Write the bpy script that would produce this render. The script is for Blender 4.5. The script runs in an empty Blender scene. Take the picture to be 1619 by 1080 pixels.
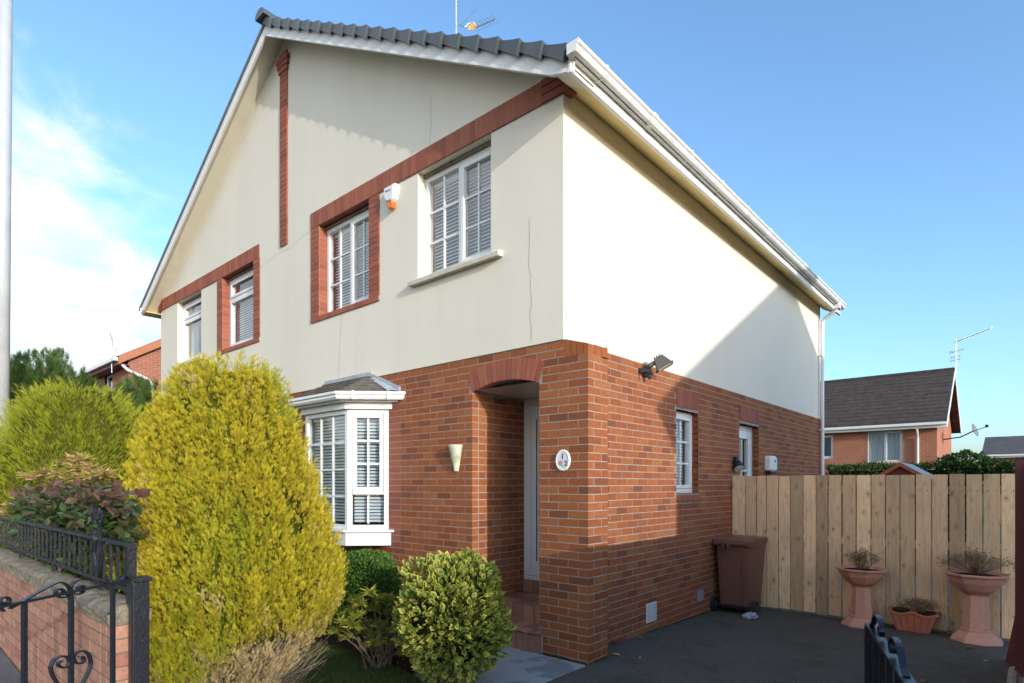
import bpy, bmesh, math, random
import numpy as np
from mathutils import Vector, Matrix

random.seed(7)
RNG = np.random.default_rng(7)
SC = bpy.context.scene
COL = SC.collection
R = math.radians

# ------------------------------------------------------------------ camera
CAM = Vector((3.20, -4.40, 1.62))
FPX, HOR, CX = 928.6, 764.9, 809.5          # focal length, horizon row, centre column in photo pixels
RV = Vector((.752, .659, 0)).normalized()
FV = Vector((-RV.y, RV.x, 0))
cd = bpy.data.cameras.new('camera')
cam = bpy.data.objects.new('camera', cd)
COL.objects.link(cam)
cam.location = CAM
cam.rotation_euler = (R(90), 0, math.atan2(-FV.x, FV.y))
cd.sensor_width = 36
cd.lens = FPX / 1619 * 36
cd.shift_y = (HOR - 540) / 1619
cd.clip_start = .05
cd.clip_end = 3000
SC.camera = cam

# ------------------------------------------------------------------ sky, sun, exposure
SUN = Vector((1, -.254, .25)).normalized()     # towards the sun
SKY_STRENGTH, SUN_STRENGTH, EXPOSURE = .15, 2.0, 1.14
world = bpy.data.worlds.new('World')
SC.world = world
world.use_nodes = True
wn, wl = world.node_tree.nodes, world.node_tree.links
wn.clear()
def wnode(t, **k):
    n = wn.new(t)
    for a, b in k.items(): setattr(n, a, b)
    return n
sky = wnode('ShaderNodeTexSky', sky_type='NISHITA', sun_disc=False)
sky.sun_elevation = math.asin(SUN.z)
sky.sun_rotation = math.atan2(SUN.x, SUN.y)
sky.altitude = 50
sky.air_density = 1.0
sky.dust_density = 1.6
sky.ozone_density = 4.5
tc = wnode('ShaderNodeTexCoord')
sep = wnode('ShaderNodeSeparateXYZ')
wl.new(tc.outputs['Generated'], sep.inputs[0])
def wmath(op, a, b=None, c=None, clamp=False):
    n = wnode('ShaderNodeMath', operation=op, use_clamp=clamp)
    for i, v in enumerate((a, b, c)):
        if v is None: continue
        if isinstance(v, (int, float)): n.inputs[i].default_value = v
        else: wl.new(v, n.inputs[i])
    return n.outputs[0]
den = wmath('ADD', wmath('MAXIMUM', sep.outputs[2], 0), .22)
comb = wnode('ShaderNodeCombineXYZ')
wl.new(wmath('DIVIDE', sep.outputs[0], den), comb.inputs[0])
wl.new(wmath('DIVIDE', sep.outputs[1], den), comb.inputs[1])
noi = wnode('ShaderNodeTexNoise')
noi.inputs['Scale'].default_value = 2.6
noi.inputs['Detail'].default_value = 9
noi.inputs['Roughness'].default_value = .62
noi.inputs['Distortion'].default_value = .35
wl.new(comb.outputs[0], noi.inputs['Vector'])
# a bank of broken cloud on the left, extended over unseen sky behind the camera to add fill light
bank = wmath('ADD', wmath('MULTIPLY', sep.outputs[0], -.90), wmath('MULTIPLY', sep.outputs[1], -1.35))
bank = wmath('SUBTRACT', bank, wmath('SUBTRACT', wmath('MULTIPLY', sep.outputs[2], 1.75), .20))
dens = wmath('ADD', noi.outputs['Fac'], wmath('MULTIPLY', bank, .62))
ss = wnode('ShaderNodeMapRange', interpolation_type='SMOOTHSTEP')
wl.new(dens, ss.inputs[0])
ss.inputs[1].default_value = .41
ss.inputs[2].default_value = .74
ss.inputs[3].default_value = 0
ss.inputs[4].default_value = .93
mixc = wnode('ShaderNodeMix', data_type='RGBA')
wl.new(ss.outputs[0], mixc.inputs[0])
hsv = wnode('ShaderNodeHueSaturation')
hsv.inputs['Saturation'].default_value = .95
hsv.inputs['Hue'].default_value = .493
hsv.inputs['Value'].default_value = 1.22
wl.new(sky.outputs[0], hsv.inputs['Color'])
wl.new(hsv.outputs[0], mixc.inputs[6])
noi2 = wnode('ShaderNodeTexNoise')               # light and grey parts of the cloud
noi2.inputs['Scale'].default_value = 3.1
noi2.inputs['Detail'].default_value = 6
wl.new(comb.outputs[0], noi2.inputs['Vector'])
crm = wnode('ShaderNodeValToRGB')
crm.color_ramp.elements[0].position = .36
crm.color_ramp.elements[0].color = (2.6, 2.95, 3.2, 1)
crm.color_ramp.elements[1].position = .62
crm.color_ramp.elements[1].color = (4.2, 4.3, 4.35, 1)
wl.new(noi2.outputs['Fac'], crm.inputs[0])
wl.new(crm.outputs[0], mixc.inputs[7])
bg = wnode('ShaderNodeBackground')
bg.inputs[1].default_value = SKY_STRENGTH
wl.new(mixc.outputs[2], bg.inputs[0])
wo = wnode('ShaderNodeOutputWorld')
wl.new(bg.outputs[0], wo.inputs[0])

sd = bpy.data.lights.new('sun', 'SUN')
sd.energy = SUN_STRENGTH
sd.angle = R(.53)
sd.color = (.76, .715, .645)
sun = bpy.data.objects.new('sun', sd)
COL.objects.link(sun)
sun.location = SUN * 60
sun.rotation_euler = (-SUN).to_track_quat('-Z', 'Y').to_euler()

vs = SC.view_settings
vs.view_transform = 'Standard'
vs.look = 'None'
vs.exposure = EXPOSURE
vs.gamma = 1
vs.use_curve_mapping = False
SC.cycles.max_bounces = 8
SC.cycles.transparent_max_bounces = 16
SC.cycles.caustics_reflective = False
SC.cycles.caustics_refractive = False

# ------------------------------------------------------------------ photo pixel -> world helpers (measuring only)
def ray(px, py): return RV * ((px - CX) / FPX) + FV + Vector((0, 0, (HOR - py) / FPX))
def atF(px, py, f): return CAM + ray(px, py) * f
def proj(p):
    d = Vector(p) - CAM
    f = d.dot(FV)
    return (CX + FPX * d.dot(RV) / f, HOR - FPX * d.z / f, f) if f > .05 else (-9e9, 0, f)

# ------------------------------------------------------------------ numpy value noise
_LAT = np.random.default_rng(3).random((32, 32, 32))
def vnoise(P, scale=1., seed=0.):
    P = np.asarray(P, float) * scale + seed * 7.31 + 100
    i = np.floor(P).astype(int)
    t = P - i
    t = t * t * (3 - 2 * t)
    o = 0
    for a in (0, 1):
        for b in (0, 1):
            for c in (0, 1):
                w = np.where(a, t[:, 0], 1 - t[:, 0]) * np.where(b, t[:, 1], 1 - t[:, 1]) * np.where(c, t[:, 2], 1 - t[:, 2])
                o = o + w * _LAT[(i[:, 0] + a) % 32, (i[:, 1] + b) % 32, (i[:, 2] + c) % 32]
    return o

# ------------------------------------------------------------------ materials
MATS = {}
class NT:
    """small helper that writes a node material"""
    def __init__(s, name, rough=.6, spec=.5, metal=0):
        s.m = bpy.data.materials.new(name)
        s.m.use_nodes = True
        s.n, s.l = s.m.node_tree.nodes, s.m.node_tree.links
        s.b = s.n['Principled BSDF']
        s.b.inputs['Roughness'].default_value = rough
        s.b.inputs['Specular IOR Level'].default_value = spec
        s.b.inputs['Metallic'].default_value = metal
        MATS[name] = s.m
        s.tc = s.n.new('ShaderNodeTexCoord')
        s.geo = None
    def pos(s, sx=1, sy=1, sz=1, world=True):
        if world:
            if not s.geo: s.geo = s.n.new('ShaderNodeNewGeometry')
            o = s.geo.outputs['Position']
        else: o = s.tc.outputs['Object']
        mp = s.n.new('ShaderNodeMapping')
        mp.inputs['Scale'].default_value = (sx, sy, sz)
        s.l.new(o, mp.inputs[0])
        return mp.outputs[0]
    def noise(s, scale, detail=4, rough=.55, vec=None, dist=0):
        n = s.n.new('ShaderNodeTexNoise')
        n.inputs['Scale'].default_value = scale
        n.inputs['Detail'].default_value = detail
        n.inputs['Roughness'].default_value = rough
        n.inputs['Distortion'].default_value = dist
        s.l.new(vec if vec is not None else s.pos(), n.inputs['Vector'])
        return n.outputs['Fac']
    def ramp(s, fac, stops, interp='LINEAR'):
        r = s.n.new('ShaderNodeValToRGB')
        r.color_ramp.interpolation = interp
        e = r.color_ramp.elements
        while len(e) < len(stops): e.new(.5)
        for i, (p, c) in enumerate(stops):
            e[i].position = p
            e[i].color = (*c, 1) if len(c) == 3 else c
        s.l.new(fac, r.inputs[0])
        return r.outputs[0]
    def math(s, op, a, b=0., clamp=False):
        n = s.n.new('ShaderNodeMath')
        n.operation = op
        n.use_clamp = clamp
        for i, v in enumerate((a, b)):
            if isinstance(v, (int, float)): n.inputs[i].default_value = v
            else: s.l.new(v, n.inputs[i])
        return n.outputs[0]
    def mix(s, fac, a, b, mode='MIX'):
        n = s.n.new('ShaderNodeMix')
        n.data_type = 'RGBA'
        n.blend_type = mode
        for i, v in ((0, fac), (6, a), (7, b)):
            if isinstance(v, (int, float)): n.inputs[i].default_value = v
            elif isinstance(v, (tuple, list)): n.inputs[i].default_value = (*v, 1) if len(v) == 3 else v
            else: s.l.new(v, n.inputs[i])
        return n.outputs[2]
    def attr(s, name):
        a = s.n.new('ShaderNodeAttribute')
        a.attribute_name = name
        return a.outputs['Fac']
    def objrand(s):
        return s.n.new('ShaderNodeObjectInfo').outputs['Random']
    def color(s, c):
        if isinstance(c, (tuple, list)): s.b.inputs['Base Color'].default_value = (*c, 1)
        else: s.l.new(c, s.b.inputs['Base Color'])
        return s
    def rough(s, v):
        s.l.new(v, s.b.inputs['Roughness'])
        return s
    def bump(s, h, strength=.3, dist=.01):
        b = s.n.new('ShaderNodeBump')
        b.inputs['Strength'].default_value = strength
        b.inputs['Distance'].default_value = dist
        s.l.new(h, b.inputs['Height'])
        s.l.new(b.outputs[0], s.b.inputs['Normal'])
        return s

def stained(name, c, c2, scale=3, rough=.6, spec=.4, bump=.15, bscale=60, bd=.004, streak=False, amt=(.35, .7)):
    t = NT(name, rough, spec)
    f = t.noise(scale, 6, .6, t.pos(1, 1, .18) if streak else None)
    g = t.noise(bscale, 3)
    col = t.mix(t.ramp(f, [(amt[0], (0, 0, 0)), (amt[1], (1, 1, 1))]), c, c2)
    col = t.mix(.12, col, t.ramp(g, [(.3, (0, 0, 0)), (.7, (1, 1, 1))]), 'OVERLAY')
    t.color(col)
    if bump: t.bump(g, bump, bd)
    return t.m

def brick_material(name, stops, mottle=.35, rough=.85):
    t = NT(name, rough, .25)
    rnd = t.math('FRACT', t.math('ADD', t.attr('rnd'), t.objrand()))
    base = t.ramp(rnd, stops, 'CONSTANT')
    n1 = t.noise(38, 5, .65)
    n2 = t.noise(220, 2)
    base = t.mix(mottle, base, t.ramp(n1, [(.25, (.12, .12, .12)), (.5, (.5, .5, .5)), (.75, (.8, .8, .78))]), 'OVERLAY')
    n3 = t.noise(1.6, 4)                      # soot and weathering over the wall
    base = t.mix(t.ramp(n3, [(.52, (0, 0, 0)), (.75, (.35, .35, .35))]), base, (.14, .075, .055))
    n4 = t.noise(9, 6, .7)                    # lime bloom
    base = t.mix(t.ramp(n4, [(.70, (0, 0, 0)), (.85, (.35, .35, .35))]), base, (.55, .45, .36))
    t.color(base).bump(t.math('ADD', n1, t.math('MULTIPLY', n2, .5)), .45, .006)
    return t.m

M_BRICK = brick_material('brick_rustic', [(0, (.300, .094, .035)), (.16, (.325, .105, .039)), (.34, (.275, .084, .033)), (.48, (.335, .114, .042)),
                                          (.62, (.305, .096, .036)), (.76, (.24, .075, .033)), (.86, (.325, .130, .050)), (.94, (.20, .067, .033))])
M_RED = brick_material('brick_smooth_red', [(0, (.33, .102, .062)), (.3, (.36, .112, .066)), (.6, (.29, .086, .055)), (.85, (.345, .122, .070))], .15, .7)
M_GBRICK = brick_material('brick_garden', [(0, (.40, .20, .14)), (.25, (.43, .22, .15)), (.5, (.37, .18, .125)), (.75, (.44, .24, .165)), (.9, (.34, .155, .11))], .45)
M_MORTAR = stained('mortar', (.40, .35, .295), (.28, .24, .20), 6, .95, .1, .4, 180)
M_GMORTAR = stained('garden_mortar', (.21, .185, .15), (.15, .13, .11), 6, .95, .1, .4, 180)

def render_mat():
    t = NT('cream_render', .85, .2)
    n1 = t.noise(1.1, 5, .6, t.pos(1, 1, .35))
    n2 = t.noise(5, 5, .6, t.pos(1, 1, .10))
    n3 = t.noise(160, 3)
    c = t.mix(t.ramp(n1, [(.4, (0, 0, 0)), (.72, (1, 1, 1))]), (.785, .73, .615), (.735, .685, .58))
    c = t.mix(t.ramp(n2, [(.55, (0, 0, 0)), (.8, (.10, .10, .10))]), c, (.50, .47, .40))
    c = t.mix(t.ramp(t.noise(14, 6, .7), [(.66, (0, 0, 0)), (.8, (.16, .16, .16))]), c, (.42, .39, .33))
    t.color(c).bump(t.math('ADD', t.math('MULTIPLY', n3, .35), t.noise(11, 5, .6)), .22, .012)
    return t.m
M_RENDER = render_mat()
M_SOFFIT = stained('soffit_yellow_cream', (.74, .60, .29), (.66, .53, .25), 3, .6, .3, .1)
M_SOFFIT2 = stained('soffit_cream', (.76, .72, .60), (.68, .64, .53), 3, .6, .3, .1)
M_WHITE = stained('white_upvc', (.80, .80, .79), (.75, .75, .73), 2, .28, .5, .03)
M_DIRTY = stained('white_gutter_weathered', (.80, .79, .76), (.55, .55, .47), 5, .35, .5, .05, amt=(.5, .85))
M_FRAME2 = stained('white_woodwork', (.80, .79, .76), (.72, .71, .66), 4, .4, .4, .05)
def slate():
    t = NT('slate_grey_cap', .42, .5)
    n = t.noise(7, 5)
    r = t.math('MULTIPLY', t.objrand(), .35)
    c = t.mix(t.math('ADD', n, r, True), (.045, .058, .068), (.085, .098, .105))
    t.color(c).bump(t.noise(90, 3), .15, .003)
    return t.m
M_SLATE = slate()
M_TILE = stained('brown_roof_tile', (.12, .105, .09), (.20, .18, .15), 10, .85, .2, .5, 70, .006)
M_DTILE = stained('dark_roof_tile', (.060, .048, .044), (.10, .082, .07), 5, .8, .2, .4, 40, .01)
M_LEAD = stained('lead_flashing', (.27, .31, .35), (.42, .46, .48), 8, .45, .5, .1)
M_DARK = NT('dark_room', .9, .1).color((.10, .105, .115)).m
M_BLACKGAP = NT('dark_joint', .9, .05).color((.03, .026, .024)).m
M_BLIND = NT('white_blind', .5, .4).color((.78, .79, .80)).m
M_CURTAIN = NT('pale_curtain', .8, .2).color((.55, .58, .58)).m
def glass():
    t = NT('window_glass', .02)
    n, l = t.n, t.l
    n.remove(t.b)
    tr = n.new('ShaderNodeBsdfTransparent')
    tr.inputs[0].default_value = (.84, .90, .93, 1)
    gl = n.new('ShaderNodeBsdfGlossy')
    gl.inputs['Roughness'].default_value = .015
    lw = n.new('ShaderNodeLayerWeight')
    lw.inputs[0].default_value = .5
    fr = n.new('ShaderNodeMath')
    fr.operation = 'MULTIPLY_ADD'                 # Schlick curve of a double-glazed unit, the same from both sides
    l.new(t.math('POWER', lw.outputs['Facing'], 4.), fr.inputs[0])
    fr.inputs[1].default_value = .80
    fr.inputs[2].default_value = .19
    nz = t.noise(2.2, 1)
    bp = n.new('ShaderNodeBump')
    bp.inputs['Strength'].default_value = .04
    bp.inputs['Distance'].default_value = .05
    l.new(nz, bp.inputs['Height'])
    l.new(bp.outputs[0], gl.inputs['Normal'])
    mx = n.new('ShaderNodeMixShader')
    l.new(fr.outputs[0], mx.inputs[0])
    l.new(tr.outputs[0], mx.inputs[1])
    l.new(gl.outputs[0], mx.inputs[2])
    l.new(mx.outputs[0], n['Material Output'].inputs[0])
    return t.m
M_GLASS = glass()

def tarmac():
    t = NT('tarmac', .9, .3)
    sp = t.noise(120, 4, .7)
    n1 = t.noise(1.1, 5)
    c = t.ramp(sp, [(.3, (.050, .045, .038)), (.5, (.092, .083, .071)), (.66, (.23, .21, .18))])
    moss = t.noise(2.1, 6, .65)
    c = t.mix(t.ramp(moss, [(.50, (0, 0, 0)), (.66, (.7, .7, .7))]), c, (.060, .066, .026))
    c = t.mix(t.ramp(n1, [(.4, (0, 0, 0)), (.8, (.4, .4, .4))]), c, (.085, .085, .082))
    t.color(c).bump(sp, .9, .012)
    return t.m
M_TARMAC = tarmac()
def slab_mat():
    t = NT('concrete_slab', .8, .35)
    n1 = t.noise(2.3, 3, .5, None, .6)
    wet = t.ramp(n1, [(.5, (0, 0, 0)), (.54, (.7, .7, .7))])
    c = t.mix(t.noise(60, 4), (.26, .28, .29), (.36, .375, .38))
    c = t.mix(wet, c, (.15, .16, .165))
    t.color(c).bump(t.noise(150, 3), .2, .004)
    return t.m
M_SLAB = slab_mat()
M_PAVE = stained('pavement_asphalt', (.10, .10, .105), (.15, .15, .15), 3, .9, .25, .5, 200, .006)
M_ROAD = stained('road_asphalt', (.055, .056, .06), (.085, .085, .085), 2, .9, .25, .5, 200, .006)
M_EARTH = stained('rough_ground', (.09, .075, .05), (.07, .09, .035), 2, .95, .1, .6, 40, .02)
M_SOIL = stained('dark_soil', (.030, .021, .015), (.055, .04, .028), 9, .98, .1, .9, 90, .03)
M_LAWN = stained('lawn_turf', (.055, .085, .022), (.085, .10, .03), 5, .95, .1, .8, 120, .02)
def steptile():
    t = NT('red_brown_step_tile', .38, .5)
    n = t.noise(7, 5, .6)
    r = t.objrand()
    c = t.mix(t.math('ADD', t.math('MULTIPLY', n, .8), t.math('SUBTRACT', t.math('MULTIPLY', r, .6), .1), True), (.12, .042, .026), (.50, .25, .165))
    t.color(c)
    return t.m
M_STEP = steptile()
def timber():
    t = NT('new_fence_timber', .75, .25)
    o = t.objrand()
    pc = t.n.new('ShaderNodeCombineXYZ')
    t.l.new(t.math('MULTIPLY', o, 37.), pc.inputs[0])
    t.l.new(t.math('MULTIPLY', o, 91.), pc.inputs[2])
    ad = t.n.new('ShaderNodeVectorMath')
    ad.operation = 'ADD'
    t.l.new(t.pos(1, 1, 1), ad.inputs[0])
    t.l.new(pc.outputs[0], ad.inputs[1])
    mp = t.n.new('ShaderNodeMapping')
    mp.inputs['Scale'].default_value = (14, 14, .9)
    t.l.new(ad.outputs[0], mp.inputs[0])
    g = t.noise(3.2, 6, .6, mp.outputs[0], 1.4)
    c = t.ramp(g, [(.25, (.47, .27, .125)), (.45, (.63, .40, .205)), (.6, (.71, .49, .275)), (.8, (.55, .335, .165))])
    mp2 = t.n.new('ShaderNodeMapping')
    mp2.inputs['Scale'].default_value = (8, 8, 5)
    t.l.new(ad.outputs[0], mp2.inputs[0])
    v = t.n.new('ShaderNodeTexVoronoi')
    v.inputs['Scale'].default_value = 1
    t.l.new(mp2.outputs[0], v.inputs['Vector'])
    kn = t.ramp(v.outputs['Distance'], [(0, (1, 1, 1)), (.07, (1, 1, 1)), (.11, (.45, .45, .45)), (.20, (.2, .2, .2)), (.3, (0, 0, 0))])
    c = t.mix(t.math('MULTIPLY', kn, .75), c, (.20, .10, .045))
    wgt = t.math('MULTIPLY', t.math('SUBTRACT', o, .45), .8)
    hs = t.n.new('ShaderNodeHueSaturation')
    t.l.new(t.math('ADD', 1.0, wgt), hs.inputs['Value'])
    hs.inputs['Saturation'].default_value = .92
    t.l.new(c, hs.inputs['Color'])
    c = t.mix(t.ramp(t.noise(1.7, 5, .6), [(.5, (0, 0, 0)), (.75, (.4, .4, .4))]), hs.outputs[0], (.36, .31, .21))
    t.color(c).bump(g, .25, .004)
    return t.m
M_TIMBER = timber()
M_MAROON = stained('maroon_fence_paint', (.105, .022, .024), (.15, .035, .035), 6, .5, .4, .3, 50, .006, True)
M_TERRA = stained('terracotta_pink', (.58, .29, .215), (.42, .25, .18), 5, .8, .25, .2, 70, .004, True, amt=(.48, .72))
M_TERRA_DARK = stained('terracotta_red', (.46, .15, .085), (.40, .14, .09), 5, .65, .35, .1, 90)
M_BIN = stained('brown_bin_plastic', (.20, .092, .062), (.17, .082, .058), 3, .45, .4, .12, 140, .003)
M_RUBBER = NT('black_rubber', .6, .4).color((.018, .019, .022)).m
def blackpaint():
    t = NT('black_gloss_paint', .3, .5)
    n = t.noise(45, 4, .6)
    n2 = t.noise(95, 3, .6)
    c = t.mix(t.ramp(n2, [(.68, (0, 0, 0)), (.74, (1, 1, 1))]), (.014, .016, .022), (.22, .21, .21))
    t.color(c).bump(n, .5, .005)
    return t.m
M_BLACK = blackpaint()
M_COPING = stained('weathered_coping', (.30, .255, .19), (.16, .14, .10), 14, .95, .15, .9, 60, .02)
M_KERB = stained('concrete_kerb', (.33, .32, .29), (.24, .23, .20), 10, .9, .2, .3, 90)
M_GALV = stained('galvanised_grey', (.40, .42, .44), (.48, .50, .51), 2, .5, .5, .05)
M_METAL = NT('aerial_metal', .35, .5, .8).color((.42, .43, .45)).m
M_ORANGE = NT('orange_plastic', .35, .5).color((.75, .17, .02)).m
M_BLUEINK = NT('blue_ink', .5, .3).color((.03, .07, .20)).m
M_INK = NT('dark_ink', .5, .3).color((.02, .03, .035)).m
M_PINK = NT('pink_glaze', .3, .5).color((.55, .25, .36)).m
M_GREENINK = NT('green_glaze', .3, .5).color((.15, .28, .17)).m
M_CHINA = NT('china_glaze', .12, .5).color((.72, .76, .78)).m
M_GREYLAMP = NT('grey_bronze_casting', .5, .5).color((.10, .092, .085)).m
M_LAMPGLASS = NT('lamp_lens', .15, .6).color((.62, .64, .62)).m
M_STONEVASE = stained('mossy_stone_vase', (.62, .60, .48), (.34, .38, .20), 9, .9, .2, .4, 80, amt=(.48, .7))
M_PINKBARGE = stained('orange_barge_paint', (.46, .17, .085), (.40, .15, .08), 4, .6, .3, .1)
M_PLUMBARGE = stained('plum_fascia_paint', (.25, .11, .10), (.20, .09, .09), 4, .6, .3, .1)
M_SHED = stained('red_brown_shed_stain', (.27, .075, .04), (.22, .06, .035), 8, .7, .3, .3, 50, .005, True)
M_FELT = stained('blue_grey_roof_felt', (.10, .15, .22), (.14, .19, .25), 8, .8, .3, .4, 120)
M_PLASTICBAG = NT('clear_crumpled_plastic', .12, .6).color((.42, .45, .55)).m
M_BARK = stained('brown_bark', (.12, .085, .06), (.20, .15, .11), 12, .95, .1, .6, 60, .01)
M_TWIG = stained('dry_twig', (.30, .22, .15), (.42, .34, .25), 20, .95, .1, .2)
M_GRAVEL = stained('pink_gravel_bed', (.30, .22, .19), (.45, .38, .34), 60, .95, .1, .9, 120, .02)
def foliage(name, base, tip, alt, dead=None, rough=.6, trans=.3):
    t = NT(name, rough, .3)
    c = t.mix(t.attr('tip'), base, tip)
    rn = t.attr('rnd')
    c = t.mix(t.ramp(rn, [(.45, (0, 0, 0)), (.95, (.9, .9, .9))]), c, alt)
    if dead: c = t.mix(t.attr('dead'), c, dead)
    hs = t.n.new('ShaderNodeHueSaturation')
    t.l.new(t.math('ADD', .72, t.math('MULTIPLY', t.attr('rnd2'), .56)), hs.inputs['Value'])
    t.l.new(c, hs.inputs['Color'])
    t.color(hs.outputs[0])
    tl = t.n.new('ShaderNodeBsdfTranslucent')
    t.l.new(hs.outputs[0], tl.inputs[0])
    mx = t.n.new('ShaderNodeMixShader')
    mx.inputs[0].default_value = trans
    t.l.new(t.b.outputs[0], mx.inputs[1])
    t.l.new(tl.outputs[0], mx.inputs[2])
    t.l.new(mx.outputs[0], t.n['Material Output'].inputs[0])
    return t.m
M_GOLD = foliage('golden_conifer_leaf', (.31, .29, .02), (.80, .60, .045), (.31, .37, .028), (.56, .42, .25))
M_GOLD2 = foliage('lime_conifer_leaf', (.22, .26, .02), (.56, .54, .045), (.32, .39, .03))
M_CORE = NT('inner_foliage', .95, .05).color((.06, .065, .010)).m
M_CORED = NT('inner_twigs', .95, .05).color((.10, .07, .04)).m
M_HEDGE = foliage('dark_conifer_leaf', (.045, .085, .02), (.12, .19, .04), (.08, .14, .03))
M_BOX = foliage('green_box_leaf', (.05, .12, .02), (.15, .28, .05), (.09, .18, .03), None, .35)
M_VAR = foliage('euonymus_leaf', (.06, .13, .024), (.62, .56, .11), (.12, .20, .036), None, .35, .25)
M_PIER = foliage('pieris_leaf', (.13, .18, .026), (.44, .43, .07), (.34, .36, .06), (.62, .34, .20), .4)
M_REDL = foliage('bronze_shrub_leaf', (.03, .075, .025), (.05, .10, .03), (.09, .08, .035), (.20, .09, .08), .28, .15)
M_BUSH = foliage('mid_green_leaf', (.03, .065, .014), (.075, .13, .03), (.05, .10, .02))
M_GRASS = foliage('grass_blade', (.05, .08, .018), (.10, .15, .035), (.12, .13, .04), None, .6)
M_DRY = foliage('dry_leaf', (.22, .13, .07), (.45, .32, .18), (.30, .20, .11))
M_FALLEN = stained('fallen_leaf_brown', (.42, .19, .05), (.30, .11, .04), 30, .7, .2, 0)
M_FALLENY = stained('fallen_leaf_yellow', (.60, .36, .06), (.5, .3, .08), 30, .7, .2, 0)

# ------------------------------------------------------------------ mesh helpers
class MB:
    """collects polygons; build() links them as one mesh object"""
    def __init__(s, T=None):
        s.v, s.f, s.T = [], [], T
    def add(s, vs, fs):
        o = len(s.v)
        s.v += [tuple(s.T @ Vector(p)) if s.T else tuple(p) for p in vs]
        s.f += [tuple(o + i for i in f) for f in fs]
        return s
    def poly(s, *pts): return s.add(pts, [tuple(range(len(pts)))])
    def box(s, x0, x1, y0, y1, z0, z1):
        return s.add([(x0, y0, z0), (x1, y0, z0), (x1, y1, z0), (x0, y1, z0), (x0, y0, z1), (x1, y0, z1), (x1, y1, z1), (x0, y1, z1)],
                     [(3, 2, 1, 0), (4, 5, 6, 7), (0, 1, 5, 4), (1, 2, 6, 5), (2, 3, 7, 6), (3, 0, 4, 7)])
    def prism(s, poly, d, off):
        """polygon (3-d points) swept along d"""
        n = len(poly)
        d = Vector(d)
        a = [Vector(p) + Vector(off) for p in poly]
        b = [p + d for p in a]
        return s.add(a + b, [tuple(range(n))[::-1], tuple(range(n, 2 * n))] + [(i, (i + 1) % n, n + (i + 1) % n, n + i) for i in range(n)])
    def bar(s, p0, p1, w, h, up=(0, 0, 1)):
        p0, p1 = Vector(p0), Vector(p1)
        d = (p1 - p0).normalized()
        sd = d.cross(Vector(up))
        if sd.length < 1e-4: sd = d.cross(Vector((1, 0, 0)))
        sd.normalize()
        u = sd.cross(d)
        sd, u = sd * w / 2, u * h / 2
        q = [p0 - sd - u, p0 + sd - u, p0 + sd + u, p0 - sd + u]
        return s.prism(q, p1 - p0, (0, 0, 0))
    def tube(s, pts, r, n=8, r1=None):
        pts = [Vector(p) for p in pts]
        m = len(pts)
        ref = Vector((.13, .27, .95))
        vs = []
        for i, p in enumerate(pts):
            d = (pts[min(i + 1, m - 1)] - pts[max(i - 1, 0)]).normalized()
            a = d.cross(ref)
            if a.length < .05: a = d.cross(Vector((1, 0, 0)))
            a.normalize()
            b = d.cross(a)
            rr = r if r1 is None else r + (r1 - r) * i / max(1, m - 1)
            vs += [p + (a * math.cos(2 * math.pi * k / n) + b * math.sin(2 * math.pi * k / n)) * rr for k in range(n)]
        fs = [(i * n + k, i * n + (k + 1) % n, (i + 1) * n + (k + 1) % n, (i + 1) * n + k) for i in range(m - 1) for k in range(n)]
        fs += [tuple(range(n))[::-1], tuple((m - 1) * n + k for k in range(n))]
        return s.add(vs, fs)
    def lathe(s, prof, c, n=24, ang=0):
        """prof: [(r, z)], around the vertical through c"""
        c = Vector(c)
        vs, m = [], len(prof)
        for r, z in prof:
            vs += [c + Vector((r * math.cos(ang + 2 * math.pi * k / n), r * math.sin(ang + 2 * math.pi * k / n), z)) for k in range(n)]
        fs = [(i * n + k, i * n + (k + 1) % n, (i + 1) * n + (k + 1) % n, (i + 1) * n + k) for i in range(m - 1) for k in range(n)]
        fs += [tuple(range(n))[::-1], tuple((m - 1) * n + k for k in range(n))]
        return s.add(vs, fs)
    def build(s, name, mat, parent=None, smooth=False, bevel=0, kind=None, origin=None, fix=True):
        L = Vector(parent['_o']) if parent is not None else Vector(origin or (0, 0, 0))
        me = bpy.data.meshes.new(name)
        me.from_pydata([(p[0] - L.x, p[1] - L.y, p[2] - L.z) for p in s.v], [], s.f)
        if fix:
            b = bmesh.new()
            b.from_mesh(me)
            bmesh.ops.recalc_face_normals(b, faces=b.faces)
            b.to_mesh(me)
            b.free()
        if smooth: me.polygons.foreach_set('use_smooth', [True] * len(me.polygons))
        me.materials.append(mat)
        o = bpy.data.objects.new(name, me)
        COL.objects.link(o)
        if parent is not None: o.parent = parent
        else: o.location = L
        o['_o'] = tuple(L)
        if bevel:
            md = o.modifiers.new('edge', 'BEVEL')
            md.width = bevel
            md.segments = 2
            md.limit_method = 'ANGLE'
        if kind: o['kind'] = kind
        return o

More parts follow.
